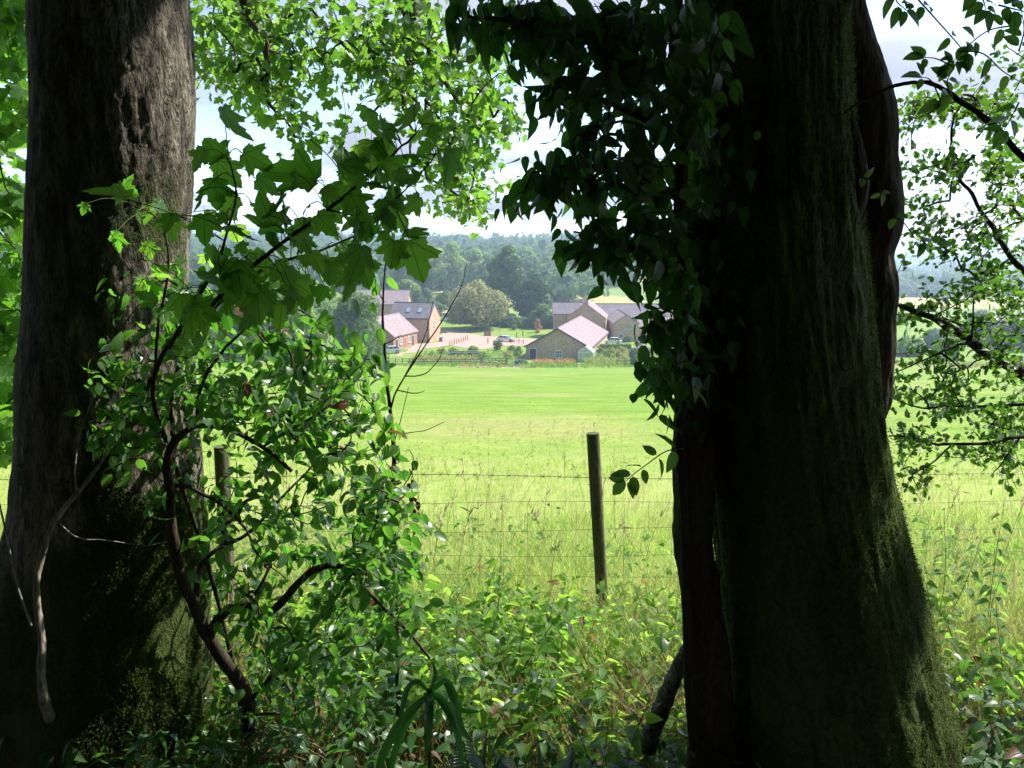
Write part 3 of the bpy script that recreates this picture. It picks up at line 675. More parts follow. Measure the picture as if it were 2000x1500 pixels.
def window(t, P, ax, out, w, h, nx=2, ny=2, fm='white', fr=.09, gl='glass', sill=True):
    """P: lower corner on the wall face, ax: unit along the wall, out: unit outward"""
    P = np.array(P, float); b = Bag(); d = out * .09
    box(b, P - d * .2, ax * fr, d, UP * h); box(b, P + ax * (w - fr) - d * .2, ax * fr, d, UP * h)
    box(b, P + ax * fr - d * .2, ax * (w - 2 * fr), d, UP * fr); box(b, P + ax * fr + UP * (h - fr) - d * .2, ax * (w - 2 * fr), d, UP * fr)
    for i in range(1, nx): box(b, P + ax * (w * i / nx - fr * .3) + UP * fr, ax * fr * .6, d * .6, UP * (h - 2 * fr))
    for i in range(1, ny): box(b, P + ax * fr + UP * (h * i / ny) + d * .05, ax * (w - 2 * fr), d * .5, UP * fr * .6)
    f = b.build('window', M[fm], t, sm=False)
    p = Bag(); box(p, P + ax * fr * .9 + UP * fr * .9, ax * (w - 1.8 * fr), out * .02, UP * (h - 1.8 * fr)); p.build('pane', M[gl], f, sm=False)
    s = Bag(); box(s, P - ax * .12 - UP * .16, ax * (w + .24), out * .2, UP * .14); s.build('sill', M['frame'], f, sm=False)
def door(t, P, ax, out, w, h, m='dark', name='door'):
    P = np.array(P, float); b = Bag(); k = 4
    for i in range(k): box(b, P + ax * (w * i / k + .01), ax * (w / k - .02), out * (.05 + .01 * (i % 2)), UP * h)
    d = b.build(name, M[m], t, sm=False)
    fr = Bag(); box(fr, P - ax * .12, ax * .11, out * .1, UP * (h + .1)); box(fr, P + ax * (w + .01), ax * .11, out * .1, UP * (h + .1)); box(fr, P - ax * .01 + UP * (h + .005), ax * (w + .02), out * .09, UP * .1)
    fr.build('frame', M['frame'], d, sm=False)
def vec(px, py, Y): return at(px, py, Y)
GZ = CZ - 18.3
# stone barn on the right
Y0 = 145; A = at(1027, 700, Y0); A[2] = GZ; a = np.array([math.sin(R(12.6)), math.cos(R(12.6)), 0]); b = np.array([a[1], -a[0], 0])
T = empty('stone_barn', A, 'low stone barn with a pale pinkish roof and its gable facing the field', 'barn')
pt = gabled(T, A, a, 33, b, 12.2, 2.35, 5.75, 'stone2', 'roofpink', .25)
window(T, pt(0, 5.6, .35), b, -a, 1.35, 1.35, 3, 2); door(T, pt(0, .75, 0), b, -a, 1.25, 1.9)
vb = Bag()
for s_, e_ in (((-.28, 2.22), (6.1, 5.76)), ((12.48, 2.22), (6.1, 5.76))):
    P0 = pt(-.3, s_[0], s_[1]); P1 = pt(-.3, e_[0], e_[1]); d = P1 - P0
    box(vb, P0 - UP * .12, d, -a * .06, UP * .3)
vb.build('verge_board', M['dark'], T, sm=False)
gt = Bag(); addtube(gt, [pt(.2, 12.55, 2.2), pt(32.6, 12.55, 2.2)], .08, 6); gt.build('gutter', M['dark'], T)
# small greenhouse at the barn's right corner
G0 = at(1129, 712, 138.5); G0[2] = g(G0[0], 138.5)
T = empty('greenhouse', G0, 'small glazed greenhouse standing against the right corner of the stone barn', 'greenhouse')
fr = Bag(); gl = Bag(); wd, ln, ev, rd = 2.7, 3.5, 1.75, 2.75
ga, gb = np.array([b[0], b[1], 0]), a
for s in np.linspace(0, ln, 4):
    for c in (0, wd): box(fr, G0 + ga * (c - .03) + gb * s, ga * .06, gb * .06, UP * ev)
    for q in (0, 1):
        P0 = G0 + ga * (wd * q) + gb * s + UP * ev; P1 = G0 + ga * wd / 2 + gb * s + UP * rd; box(fr, P0, P1 - P0, gb * .05, UP * .06)
for c in (wd / 3, 2 * wd / 3): box(fr, G0 + ga * (c - .03), ga * .06, gb * .05, UP * (ev + .6))
for q in (0, wd): box(fr, G0 + ga * (q - .035) + UP * (ev - .03), ga * .07, gb * ln, UP * .06)
box(fr, G0 + UP * .7, ga * wd, gb * .05, UP * .05); box(fr, G0 + UP * (ev - .05), ga * wd, gb * .05, UP * .05)
box(fr, G0 + ga * (wd / 2 - .03) + UP * rd, ga * .06, gb * ln, UP * .06); fr.build('frame', M['white'], T, sm=False)
def quad(bag, *P): bag.add(P, [[0, 1, 2, 3]])
for nm, Q in (('pane', [G0, G0 + ga * wd, G0 + ga * wd + UP * ev, G0 + UP * ev]), ('pane', [G0 + UP * ev, G0 + ga * wd + UP * ev, G0 + ga * wd / 2 + UP * rd, G0 + ga * wd / 2 + UP * rd]),
              ('pane', [G0, G0 + gb * ln, G0 + gb * ln + UP * ev, G0 + UP * ev]), ('pane', [G0 + ga * wd, G0 + ga * wd + gb * ln, G0 + ga * wd + gb * ln + UP * ev, G0 + ga * wd + UP * ev]),
              ('pane', [G0 + UP * ev, G0 + gb * ln + UP * ev, G0 + gb * ln + ga * wd / 2 + UP * rd, G0 + ga * wd / 2 + UP * rd]), ('pane', [G0 + ga * wd + UP * ev, G0 + ga * wd + gb * ln + UP * ev, G0 + gb * ln + ga * wd / 2 + UP * rd, G0 + ga * wd / 2 + UP * rd])):
    Q = [q + gb * .025 for q in Q]; bb = Bag()
    if np.allclose(Q[2], Q[3]): bb.add(Q[:3], [[0, 1, 2]])
    else: bb.add(Q, [[0, 1, 2, 3]])
    bb.build(nm, M['ghglass'], T, sm=False)
# farmhouse, right
T = empty('stone_farmhouse', at(1150, 665, 178) * [1, 1, 0] + [0, 0, GZ], 'large warm stone farmhouse with several grey roofs and a square chimney', 'house')
ax = dirv(-2); ay = np.array([-ax[1], ax[0], 0])
def gw(px, Y): P = at(px, 660, Y); P[2] = GZ; return P
def hz(py, Y): return at(1000, py, Y)[2] - GZ
# left block, ridge across the view
O = gw(1081, 186); gabled(T, O, ax, 7.5, ay, 7.0, hz(613, 186), hz(592, 189.5), 'stone', 'roofslate', .25, wname='wall')
# cross wing with gable to us
wl_, wr_ = gw(1104, 181)[0], gw(1182, 181)[0]; O = gw(1104, 181); aw = np.array([math.sin(R(9)), math.cos(R(9)), 0]); bw = np.array([aw[1], -aw[0], 0])
WW = (wr_ - wl_); ptw = gabled(T, O, aw, 16, bw, WW, hz(622, 181), hz(593, 181), 'stone', 'roofpink', .15)
ptc = ptw(0, WW / 2 - .55, 0)
ch = Bag(); box(ch, ptw(.05, WW / 2 - .6, hz(593, 181) - 1.0), bw * 1.2, aw * 1.0, UP * 2.3); box(ch, ptw(-.05, WW / 2 - .7, hz(593, 181) + 1.3), bw * 1.4, aw * 1.2, UP * .2); co = ch.build('chimney', M['stone'], T, sm=False)
for q in (-.05, .45): cp = Bag(); addtube(cp, [ptw(.5, WW / 2 - .2 + q, hz(593, 181) + 1.5), ptw(.5, WW / 2 - .2 + q, hz(593, 181) + 2.0)], .14, 8); cp.build('chimney_pot', M['rooftan'], co)
window(T, ptw(0, WW * .62, 3.0), bw, -aw, .9, 1.0); window(T, ptw(0, WW * .80, .9), bw, -aw, 1.2, 1.2, 3, 1)
pp = Bag(); addtube(pp, [ptw(-.08, .3, 0), ptw(-.08, .3, hz(620, 181))], .07, 6); pp.build('downpipe', M['dark'], T)
# long back range
O = gw(1150, 192); gabled(T, O, ax, 22, ay, 9.0, 4.4, hz(594.5, 196.5), 'stone', 'roofslate', .25)
# gabled porch wing
O = gw(1198, 176); WW2 = gw(1247, 176)[0] - O[0]; ptg = gabled(T, O, ay, 18, ax, WW2, hz(632, 176), hz(615, 176), 'stone', 'roofpink', .2)
for q in range(3): window(T, ptg(0, WW2 * .45 + q * .55, 3.0), ax, -ay, .42, 1.05, 1, 1, 'frame', .07)
window(T, ptg(0, WW2 * .2, .8), ax, -ay, 1.1, 1.0, 2, 1)
O = gw(1247.5, 180); ptl = gabled(T, O, ax, 8, ay, 7, 3.0, 5.2, 'stone', 'roofpink', .2); door(T, ptl(.6, 0, 0), ax, -ay, 1.0, 2.0)
O = gw(1184, 184); lk = Bag(); box(lk, O, ax * 2.3, ay * .3, UP * 2.2); lk.build('doorway', M['dark'], T, sm=False)
# barn conversion, left
T = empty('barn_conversion', gw(839, 175), 'stone house with a grey slate roof holding two skylights', 'house')
al = -dirv(-15); bl = np.array([math.sin(R(15)), math.cos(R(15)), 0]); O = gw(839, 174)
ptm = gabled(T, O, al, 9.8, bl, 7.2, hz(622, 174), hz(593, 177), 'stone', 'roofslate', .2)
ev_, rg_ = hz(622, 174), hz(593, 177)
for s in (2.3, 5.2):
    c0, c1 = 1.1, 2.3; z = lambda c: ev_ + (rg_ - ev_) * c / 3.6 + .22
    P0 = ptm(s, c0, z(c0)); P1 = ptm(s, c1, z(c1)); d = P1 - P0; nrm = np.cross(d, al); nrm /= np.linalg.norm(nrm); nrm = nrm if nrm[2] > 0 else -nrm
    f = Bag(); box(f, P0 - nrm * .02, al * 1.1, d, nrm * .1); fo = f.build('skylight', M['lead'], T, sm=False)
    p = Bag(); box(p, P0 + al * .1 + d * .08 + nrm * .09, al * .9, d * .84, nrm * .02); p.build('pane', M['skyglass'], fo, sm=False)
window(T, ptm(0, 2.9, 3.6) , bl, -al, 1.0, 1.1); pp = Bag(); addtube(pp, [ptm(.35, -.09, 0), ptm(.35, -.09, ev_ - .1)], .07, 6); pp.build('downpipe', M['dark'], T)
gt = Bag(); addtube(gt, [ptm(.0, -.3, ev_ - .15), ptm(9.8, -.3, ev_ - .15)], .09, 6); gt.build('gutter', M['dark'], T)
# climbing plant on the gable
# stable range, wall facing right
far_ = gp(815, 672); near_ = gp(769, 686); far_[2] = near_[2] = GZ; sd = far_ - near_; SL = np.linalg.norm(sd); sd /= SL; sw = np.array([-sd[1], sd[0], 0])
if sw[0] > 0: sw = -sw
T = empty('stable_range', near_, 'long low stable with a pale pink roof and a red brick front of doors', 'stable')
pts = gabled(T, near_, sd, SL, sw, 8.6, 3.0, 6.6, 'brickred', 'roofpink', .3)
ns = -sw
for i in range(5):
    s = 1.0 + i * (SL - 2) / 5
    if i % 2: window(T, pts(s, 0, 1.0), sd, ns, 1.1, 1.3, 2, 2)
    else: door(T, pts(s, 0, 0), sd, ns, 1.2, 2.2, 'redbox' if i == 2 else 'dark')
# house behind with a big pink roof
T = empty('pink_roof_house', gw(775, 198), 'tall house behind the skylight roof with only its pale pink roof showing', 'house')
O = gw(796, 196); gabled(T, O, -dirv(0), 13, dirv(90), 9, hz(594, 196), hz(568, 200), 'stone', 'roofpink', .3)
# gazebo
gx = gp(876, 628, 190); gx = np.array([(876 - 1000) / F * 225, 225.0, g(-18.6, 225)])
T = empty('gazebo', gx, 'white octagonal gazebo with a tan roof on the lawn beside the willow', 'gazebo')
ang = [k * math.pi / 4 + .39 for k in range(8)]; rr_ = 1.95
ring = [gx + np.array([rr_ * math.cos(q), rr_ * math.sin(q), 0]) for q in ang]
for p in ring: bb = Bag(); cbox(bb, p, .16, .16, 2.2); bb.build('post', M['white'], T, sm=False)
bb = Bag()
for i in range(8):
    p, q = ring[i], ring[(i + 1) % 8]; d = q - p; n_ = np.array([d[1], -d[0], 0]) / np.linalg.norm(d) * .04
    box(bb, p + UP * .8, d, n_, UP * .08); box(bb, p + UP * .0, d, n_ * .6, UP * .75); box(bb, p + UP * 2.05, d, n_, UP * .15)
bb.build('balustrade', M['white'], T, sm=False)
rf = Bag(); top = gx + UP * 3.25; ro = [gx + (p - gx) * 1.2 + UP * 2.2 for p in ring]
for i in range(8): rf.add([ro[i], ro[(i + 1) % 8], top, ro[i] - UP * .08, ro[(i + 1) % 8] - UP * .08], [[0, 1, 2]]); rf.add([ro[i], ro[(i + 1) % 8], ro[(i + 1) % 8] - UP * .1, ro[i] - UP * .1], [[0, 1, 2, 3]])
rf.build('roof', M['rooftan'], T, sm=False)
fb = Bag(); [box(fb, gx + [-.04 + .0, -.04, 3.2], (.08, 0, 0), (0, .08, 0), (0, 0, .35))]; fb.build('finial', M['white'], T, sm=False)
# pavilion with pale roof near the ivy
px0 = at(1257, 700, 141); px0[2] = g(px0[0], 141)
T = empty('garden_pavilion', px0, 'small open pavilion with a grey pyramid roof half hidden by the ivy', 'pavilion')
for i in (-1, 1):
    for j in (-1, 1): bb = Bag(); cbox(bb, px0 + [1.5 * i, 1.5 * j, 0], .1, .1, 2.0); bb.build('post', M['frame'], T, sm=False)
rf = Bag(); cs = [px0 + np.array([1.9 * i, 1.9 * j, 2.0]) for i, j in ((-1, -1), (1, -1), (1, 1), (-1, 1))]; tp = px0 + UP * 3.1
for i in range(4): rf.add([cs[i], cs[(i + 1) % 4], tp], [[0, 1, 2]])
rf.add(cs, [[0, 1, 2, 3]]); rf.build('roof', M['roofpink'], T, sm=False)

# ------------------------------------------------------------------ cars
def car(P, yaw, label):
    T = empty('parked_car', P, label, 'car', 'white cars parked at the farm'); T.rotation_euler = (0, 0, yaw)
    def prism(prof, hw, inset, name, m, z=0, par=T):
        b = Bag(); n = len(prof); L = [np.array([x, -hw + inset * (y > .85), y]) for x, y in prof]; Rr = [np.array([x, hw - inset * (y > .85), y]) for x, y in prof]
        c = sum(L) / n; c2 = sum(Rr) / n
        for i in range(n):
            j = (i + 1) % n; b.add([L[i], L[j], Rr[j], Rr[i]], [[0, 1, 2, 3]]); b.add([L[i], L[j], c], [[0, 2, 1]]); b.add([Rr[i], Rr[j], c2], [[0, 1, 2]])
        me = b.mesh(name, M[m], False); o = bpy.data.objects.new(name, me); C.objects.link(o); o.parent = par; return o
    body = [(-2.1, .35), (2.1, .35), (2.15, .62), (2.0, .82), (1.1, .93), (-1.75, .97), (-2.08, .85), (-2.15, .6)]
    prism(body, .88, .02, 'body', 'carw')
    prism([(1.0, .94), (.35, 1.40), (-1.15, 1.43), (-1.85, .98)], .80, .12, 'cabin', 'glass')
    prism([(.42, 1.38), (.30, 1.46), (-1.15, 1.48), (-1.25, 1.40)], .66, 0, 'roof', 'carw')
    for x in (-.45, .4): prism([(x + .05, .95), (x + .0, 1.42), (x - .08, 1.42), (x - .05, .95)], .79, .09, 'pillar', 'carw')
    for sx in (-1.3, 1.35):
        for sy in (-1, 1):
            b = Bag(); addtube(b, [(sx, sy * .70, .33), (sx, sy * .90, .33)], .33, 16); o = bpy.data.objects.new('wheel', b.mesh('wheel', M['tyre'], False)); C.objects.link(o); o.parent = T
            b = Bag(); addtube(b, [(sx, sy * .895, .33), (sx, sy * .91, .33)], .20, 12); r = bpy.data.objects.new('rim', b.mesh('rim', M['metal'], False)); C.objects.link(r); r.parent = o
    for sy in (-.6, .6):
        b = Bag(); box(b, (2.05, sy - .2, .62), (.08, 0, 0), (0, .4, 0), (0, 0, .14)); o = bpy.data.objects.new('headlight', b.mesh('headlight', M['skyglass'], False)); C.objects.link(o); o.parent = T
        b = Bag(); box(b, (-2.15, sy - .15, .70), (.06, 0, 0), (0, .3, 0), (0, 0, .14)); o = bpy.data.objects.new('tail_light', b.mesh('tail_light', M['red'], False)); C.objects.link(o); o.parent = T
P = gp(988, 668); car(P, R(-20), 'white car parked on the gravel at the edge of the lawn')
P = gw(1196, 171); car(P, R(170), 'white car parked behind the hedge beside the farmhouse')
P = gp(762, 690); car(P, R(200), 'pale car half hidden by leaves at the near end of the stable')
# ------------------------------------------------------------------ farm furniture
def thingbox(name, label, cat, px, py, w, d, h, m, lid=None, extra=None):
    P = gp(px, py); T = empty(name, P, label, cat); b = Bag(); cbox(b, P, w, d, h); b.build('body', M[m], T, sm=False)
    b = Bag(); cbox(b, P + UP * (h + .005), w * 1.06, d * 1.06, .08); b.build('lid', M[lid or m], T, sm=False); return T, P
thingbox('red_cabinet', 'faded red box standing at the back of the gravel yard', 'cabinet', 955, 657, .95, .7, 1.15, 'redbox', 'dark')
thingbox('grey_bin', 'grey green bin standing left of the red box in the yard', 'bin', 948, 657, .7, .7, 1.1, 'greybox', 'dark')
T, P = thingbox('violet_tub', 'violet plastic bin at the foot of the skylight house gable', 'bin', 861, 668, .7, .7, .9, 'purple')
def bucket(name, label, cat, P, r, h, m):
    T = empty(name, P, label, cat); b = Bag(); Q = [P, P + UP * h]; addtube(b, Q, [r * .8, r], 14); b.build('body', M[m], T)
    b = Bag(); a_ = np.linspace(0, math.pi, 9); addtube(b, [P + [r * math.cos(q), 0, h + .5 * r * math.sin(q)] for q in a_], .015, 4); b.build('handle', M['metal'], T)
    b = Bag(); a_ = np.linspace(0, 2 * math.pi, 17); addtube(b, [P + [r * math.cos(q), r * math.sin(q), h] for q in a_], .025, 5); b.build('rim', M[m], T)
P = gp(906, 716.5); bucket('feed_bucket', 'orange red bucket on the grass in front of the rail fence', 'bucket', P, .24, .38, 'red')
P = gp(1003, 715.5); T = empty('water_trough', P, 'long low blue trough on the ground right of the wooden gate', 'trough')
b = Bag(); cbox(b, P, 2.3, .5, .06); cbox(b, P + [0, -.23, .06], 2.3, .05, .26); cbox(b, P + [0, .23, .06], 2.3, .05, .26); cbox(b, P + [-1.12, 0, .06], .05, .41, .26); cbox(b, P + [1.12, 0, .06], .05, .41, .26); b.build('tank', M['blue'], T, sm=False)
b = Bag(); cbox(b, P + [0, 0, .2], 2.18, .4, .01); b.build('water', M['water'], T, sm=False)
# raised dark pond edge among the beds
P = gp(905, 694); T = empty('raised_pond', P, 'dark raised pond with low walls among the flower beds', 'pond')
for (dx, dy, sx, sy) in ((0, -1.2, 6.4, .35), (0, 1.2, 6.4, .35), (-3.0, 0, .35, 2.04), (3.0, 0, .35, 2.04)):
    b = Bag(); cbox(b, P + [dx, dy, 0], sx, sy, .7); b.build('wall', M['dark'], T, sm=False)
b = Bag(); cbox(b, P + [0, 0, .3], 5.6, 2.0, .02); b.build('water', M['water'], T, sm=False)
b = Bag(); cbox(b, P + [0, -1.2, .705], 6.6, .5, .07); b.build('coping', M['metal'], T, sm=False)
def railfence(name, label, pixels, h, rails, post=.12, every=2.4, group=None, gw_=None):
    Ps = [gp(*q) for q in pixels]; T = empty(name, Ps[0], label, 'fence', group)
    for i in range(len(Ps) - 1):
        a_, b_ = Ps[i], Ps[i + 1]; L = np.linalg.norm((b_ - a_)[:2]); n = max(1, int(round(L / every)))
        for k in range(n + (i == len(Ps) - 2)):
            p = a_ + (b_ - a_) * k / n; p[2] = g(p[0], p[1]); bb = Bag(); cbox(bb, p - UP * .3, post, post, h + .4 + .05 * ((k * 7) % 3)); bb.build('post', M['rail'], T, sm=False)
        for r in rails:
            for k in range(n):
                p = a_ + (b_ - a_) * k / n; q = a_ + (b_ - a_) * (k + 1) / n; p[2] = g(p[0], p[1]) + r; q[2] = g(q[0], q[1]) + r
                bb = Bag(); d = q - p; box(bb, p + [0, -post * .5 - .045, -.05 + .015 * ((k * 5) % 3)], d, (0, .04, 0), (0, 0, .10)); bb.build('rail', M['rail'], T, sm=False)
    return T
railfence('rail_fence', 'grey post and rail fence along the far field edge left of the gate', [(735, 712), (800, 714), (938, 716)], 1.15, (.35, .72, 1.08))
railfence('yard_fence', 'short run of dark fence posts crossing the gravel left of centre', [(878, 677), (892, 672), (913, 665)], 1.1, (.6,), .13, 1.7)
railfence('yard_fence', 'low post fence on the gravel beside the parked white car', [(997, 670), (1022, 673)], 1.0, (.7,), .14, 1.8)
railfence('garden_fence', 'pale post and rail fence behind the bushes at the field edge below the ivy', [(1205, 716), (1270, 716)], 1.1, (.4, .9), .09, 1.8)
railfence('paddock_fence', 'post and rail fence seen through the shrub at the left side of the field', [(590, 752), (650, 750), (715, 757)], 1.2, (.45, .85, 1.15), .14, 2.2)
for px, py, lb in ((953, 671, 'single dark wooden post standing in front of the red box'), (1021, 657, 'dark bollard on the lawn edge right of the white car'), (1009, 660, 'dark bollard on the lawn edge nearest the white car')):
    P = gp(px, py); T = empty('wooden_bollard', P, lb, 'bollard', 'dark wooden posts round the yard'); b = Bag(); cbox(b, P - UP * .2, .2, .2, 1.35); b.build('shaft', M['dark'], T, sm=False); b = Bag(); cbox(b, P + UP * 1.155, .25, .25, .07); b.build('cap', M['dark'], T, sm=False)
P = gp(975, 666); T = empty('slim_pole', P, 'slim pale pole standing on the gravel left of the parked car', 'pole'); b = Bag(); addtube(b, [P, P + UP * 3.2], .05, 6); b.build('shaft', M['metal'], T); b = Bag(); addtube(b, [P + UP * 3.2, P + UP * 3.45], .12, 8); b.build('lamp_head', M['metal'], T)
# gate
Ps = [gp(941, 717), gp(990, 717)]; T = empty('wooden_gate', Ps[0], 'five bar wooden field gate between two stout posts', 'gate'); gd = Ps[1] - Ps[0]; gd[2] = 0
for p in Ps: b = Bag(); cbox(b, p - UP * .3, .24, .24, 1.85); b.build('gate_post', M['rail'], T, sm=False)
P0 = Ps[0] + gd * .04 + UP * .15
for k, z in enumerate((.0, .22, .46, .72, 1.05)): b = Bag(); box(b, P0 + UP * z, gd * .92, (0, .05, 0), (0, 0, .09)); b.build('bar', M['rail'], T, sm=False)
for q in (0, .9): b = Bag(); box(b, P0 + gd * q + [0, -.055, 0], gd * .02, (0, .05, 0), (0, 0, 1.18)); b.build('stile', M['rail'], T, sm=False)
for q0, q1 in ((.02, .46), (.9, .46)): b = Bag(); p = P0 + gd * q0 + [0, .055, .05]; box(b, p, P0 + gd * q1 + [0, .055, 1.0] - p, (0, .04, 0), (0, 0, .09)); b.build('brace', M['rail'], T, sm=False)
# hedge
def hedge(name, label, P, Q, w, h, mk, n, seed):
    rg = np.random.RandomState(seed); T = empty(name, P, label, 'hedge'); d = Q - P; L = np.linalg.norm(d); d = d / L; s = np.array([-d[1], d[0], 0])
    b = Bag(); box(b, P - s * w * .42 - UP * .1, d * L, s * w * .84, UP * (h * .94)); b.build('core', M[mk], T, sm=False)
    k = n; f = rg.randint(0, 3, k); x = rg.uniform(0, L, k); c = P + d * x[:, None]
    off = np.where(f == 0, rg.uniform(-.5, .5, k), np.where(f == 1, -.5, .5)) * w; z = np.where(f == 0, h, rg.uniform(0, h, k)); c = c + s * off[:, None] + UP * z[:, None] + rg.normal(0, .04, (k, 3))
    nr = rg.normal(0, .5, (k, 3)) + np.where(f[:, None] == 0, UP, s * np.sign(off)[:, None]); dd = rg.normal(0, 1, (k, 3)); Mx = frame(dd, nr, rg.uniform(.12, .3, k))
    b = Bag(); inst(b, [K['ov'][0]], Mx, c, rg.uniform(0, 1, k), rg); b.build('foliage', M[mk], T, kind='stuff')
hedge('clipped_hedge', 'clipped dark green hedge with a sunlit top in front of the farmhouse car', gw(1172, 158), gw(1233, 158), 1.3, 1.25, 'tmid', 4500, 3)
# garden shrubs and beds
SH = [(845, 697, 30, 10, 'lime', 'lime green shrub at the left end of the flower beds'), (862, 690, 26, 11, 'gold', 'golden shrub near the left end of the flower beds'),
      (885, 688, 24, 9, 'lime', 'pale green shrub left of the raised pond'), (925, 684, 30, 9, 'lime', 'light green shrub above the raised pond'), (945, 702, 30, 16, 'lime', 'bright green shrub right of the raised pond'),
      (972, 684, 26, 22, 'tmid', 'tall dark green shrub behind the gate'), (990, 700, 34, 14, 'gold', 'golden shrub right above the wooden gate'), (1012, 702, 28, 26, 'lime', 'tall yellow green shrub left of the barn'),
      (1000, 688, 26, 14, 'lime', 'small lime shrub at the yard edge'), (830, 705, 30, 9, 'gold', 'low straw coloured clump behind the rail fence'), (1018, 713, 44, 12, 'bluebush', 'grey green bush in front of the barn door'),
      (1050, 650, 22, 26, 'orange', 'rusty brown shrub on the lawn by the farmhouse'), (1002, 645, 18, 12, 'tmid', 'round green bush on the lawn beside the willow'), (1245, 690, 30, 26, 'bluebush', 'grey green bush at the field edge below the pavilion'),
      (1190, 708, 36, 30, 'lime', 'lime shrub right of the greenhouse'), (1215, 712, 34, 36, 'gold', 'golden shrub in the middle of the right hand bed'), (1172, 700, 24, 26, 'lime', 'green climber beside the greenhouse'),
      (1235, 716, 30, 40, 'bluebush', 'tall blue green shrub nearest the ivy at the field edge'), (1225, 668, 30, 10, 'lime', 'bright shrub against the foot of the farmhouse wall'), (856, 664, 12, 34, 'lime', 'climbing plant on the gable of the skylight house'),
      (740, 705, 50, 30, 'tmid', 'green bush hiding the near end of the stable'), (715, 710, 40, 40, 'tpale', 'pale bush left of the stable at the field edge'), (1268, 712, 30, 30, 'lime', 'green shrub behind the garden fence by the ivy')]
for i, (px, py, w, h, mk, lb) in enumerate(SH):
    P = gp(px, py); Yq = P[1]; tree('garden_shrub', lb, P[0], P[1], h / F * Yq * 1.05, w / F * Yq, mk, 1300, .13, 100 + i, trunk_h=.02, lobes=16, group='shrubs around the farm', cat='shrub')
def bed(name, label, pix, mk, n, size, h, seed, kind='chip'):
    rg = np.random.RandomState(seed); Ps = np.array([gp(*q) for q in pix]); out = []
    x0, x1 = Ps[:, 0].min(), Ps[:, 0].max(); y0, y1 = Ps[:, 1].min(), Ps[:, 1].max()
    x = rg.uniform(x0, x1, n); y = rg.uniform(y0, y1, n); hh = h * (.55 + .6 * np.abs(fbm(x / 1.5, y / 1.5, 0, 2, seed))) * 1.3; z = terr(x, y) + hh * rg.uniform(.1, 1, n)
    loc = np.stack([x, y, z], 1); d = rg.normal(0, .5, (n, 3)) + UP * .8; Mx = frame(d, rg.normal(0, 1, (n, 3)), size * rg.uniform(.6, 1.3, n))
    b = Bag(); inst(b, [K[kind][0]], Mx, loc, rg.uniform(0, 1, n), rg); o = b.build(name, M[mk], kind='stuff'); tag(o, label, 'flowers')
bed('flower_bed', 'strip of orange flowers in front of the stone barn', [(1040, 712), (1125, 715)], 'orange', 1700, .3, .9, 1)
bed('flower_bed', 'green foliage at the foot of the orange flowers', [(1030, 715), (1130, 717.5)], 'lime', 1500, .3, .45, 2)
bed('flower_bed', 'straw and green border plants beyond the rail fence', [(795, 712), (935, 700)], 'gold', 4200, .32, .55, 3)
bed('flower_bed', 'green leaves mixed through the border left of the gate', [(795, 713), (1010, 690)], 'lime', 3200, .32, .7, 4)
bed('flower_bed', 'golden and green plants filling the right hand garden', [(1160, 716), (1275, 690)], 'gold', 4600, .36, 1.1, 5)
bed('flower_bed', 'leafy green plants filling the right hand garden', [(1160, 716), (1275, 690)], 'lime', 4000, .36, 1.2, 6)
bed('long_grass', 'rough grass along the far edge of the field', [(560, 717), (1275, 714)], 'lime', 3500, .3, .35, 7)
bed('long_grass', 'pale rough grass along the right end of the field', [(1730, 717), (2100, 712)], 'gold', 3000, .35, .5, 8)

# ================================================================== FOREGROUND
def trunk_surface(keys, Y, zs, nth, disp, flare=None, leanY=0.0, squash=.92):
    """keys: (py, left px, right px) silhouette; returns verts/quads of a tapered trunk standing at depth Y"""
    kz = []; kc = []; kr = []
    for py, l, r in keys:
        a, b = at(l, py, Y), at(r, py, Y); kz.append(a[2]); kc.append((a[0] + b[0]) / 2); kr.append((b[0] - a[0]) / 2)
    o = np.argsort(kz); kz = np.array(kz)[o]; kc = np.array(kc)[o]; kr = np.array(kr)[o]
    def sm(z, k):   # smoothed interpolation
        return sum(np.interp(z + dz, kz, k) for dz in (-.12, -.06, 0, .06, .12)) / 5
    th = np.linspace(0, 2 * math.pi, nth, endpoint=False); Z, Th = np.meshgrid(zs, th, indexing='ij')
    cx, r = sm(Z, kc), sm(Z, kr)
    rad = r + (flare(Z, Th) if flare is not None else 0)
    ux, uy = np.cos(Th), np.sin(Th)
    X0, Y0_ = cx + rad * ux, Y + leanY * (Z - CZ) + rad * uy * squash
    dd = disp(X0, Y0_, Z, Th); X = X0 + ux * dd; Yv = Y0_ + uy * dd
    V = np.stack([X, Yv, Z], -1).reshape(-1, 3); n, k = Z.shape; idx = np.arange(n * k).reshape(n, k)
    a = idx[:-1]; b = np.roll(a, -1, 1); d = idx[1:]; c = np.roll(d, -1, 1)
    U = np.stack([Th / 6.2832, Z - CZ], -1).reshape(-1, 2)
    return V, np.stack([a, b, c, d], -1).reshape(-1, 4), U, (kz, kc, kr)
def zrows(z0, z1, z2, fine, coarse):
    return np.concatenate([np.arange(z0, z1, fine), np.arange(z1, z2, coarse)])
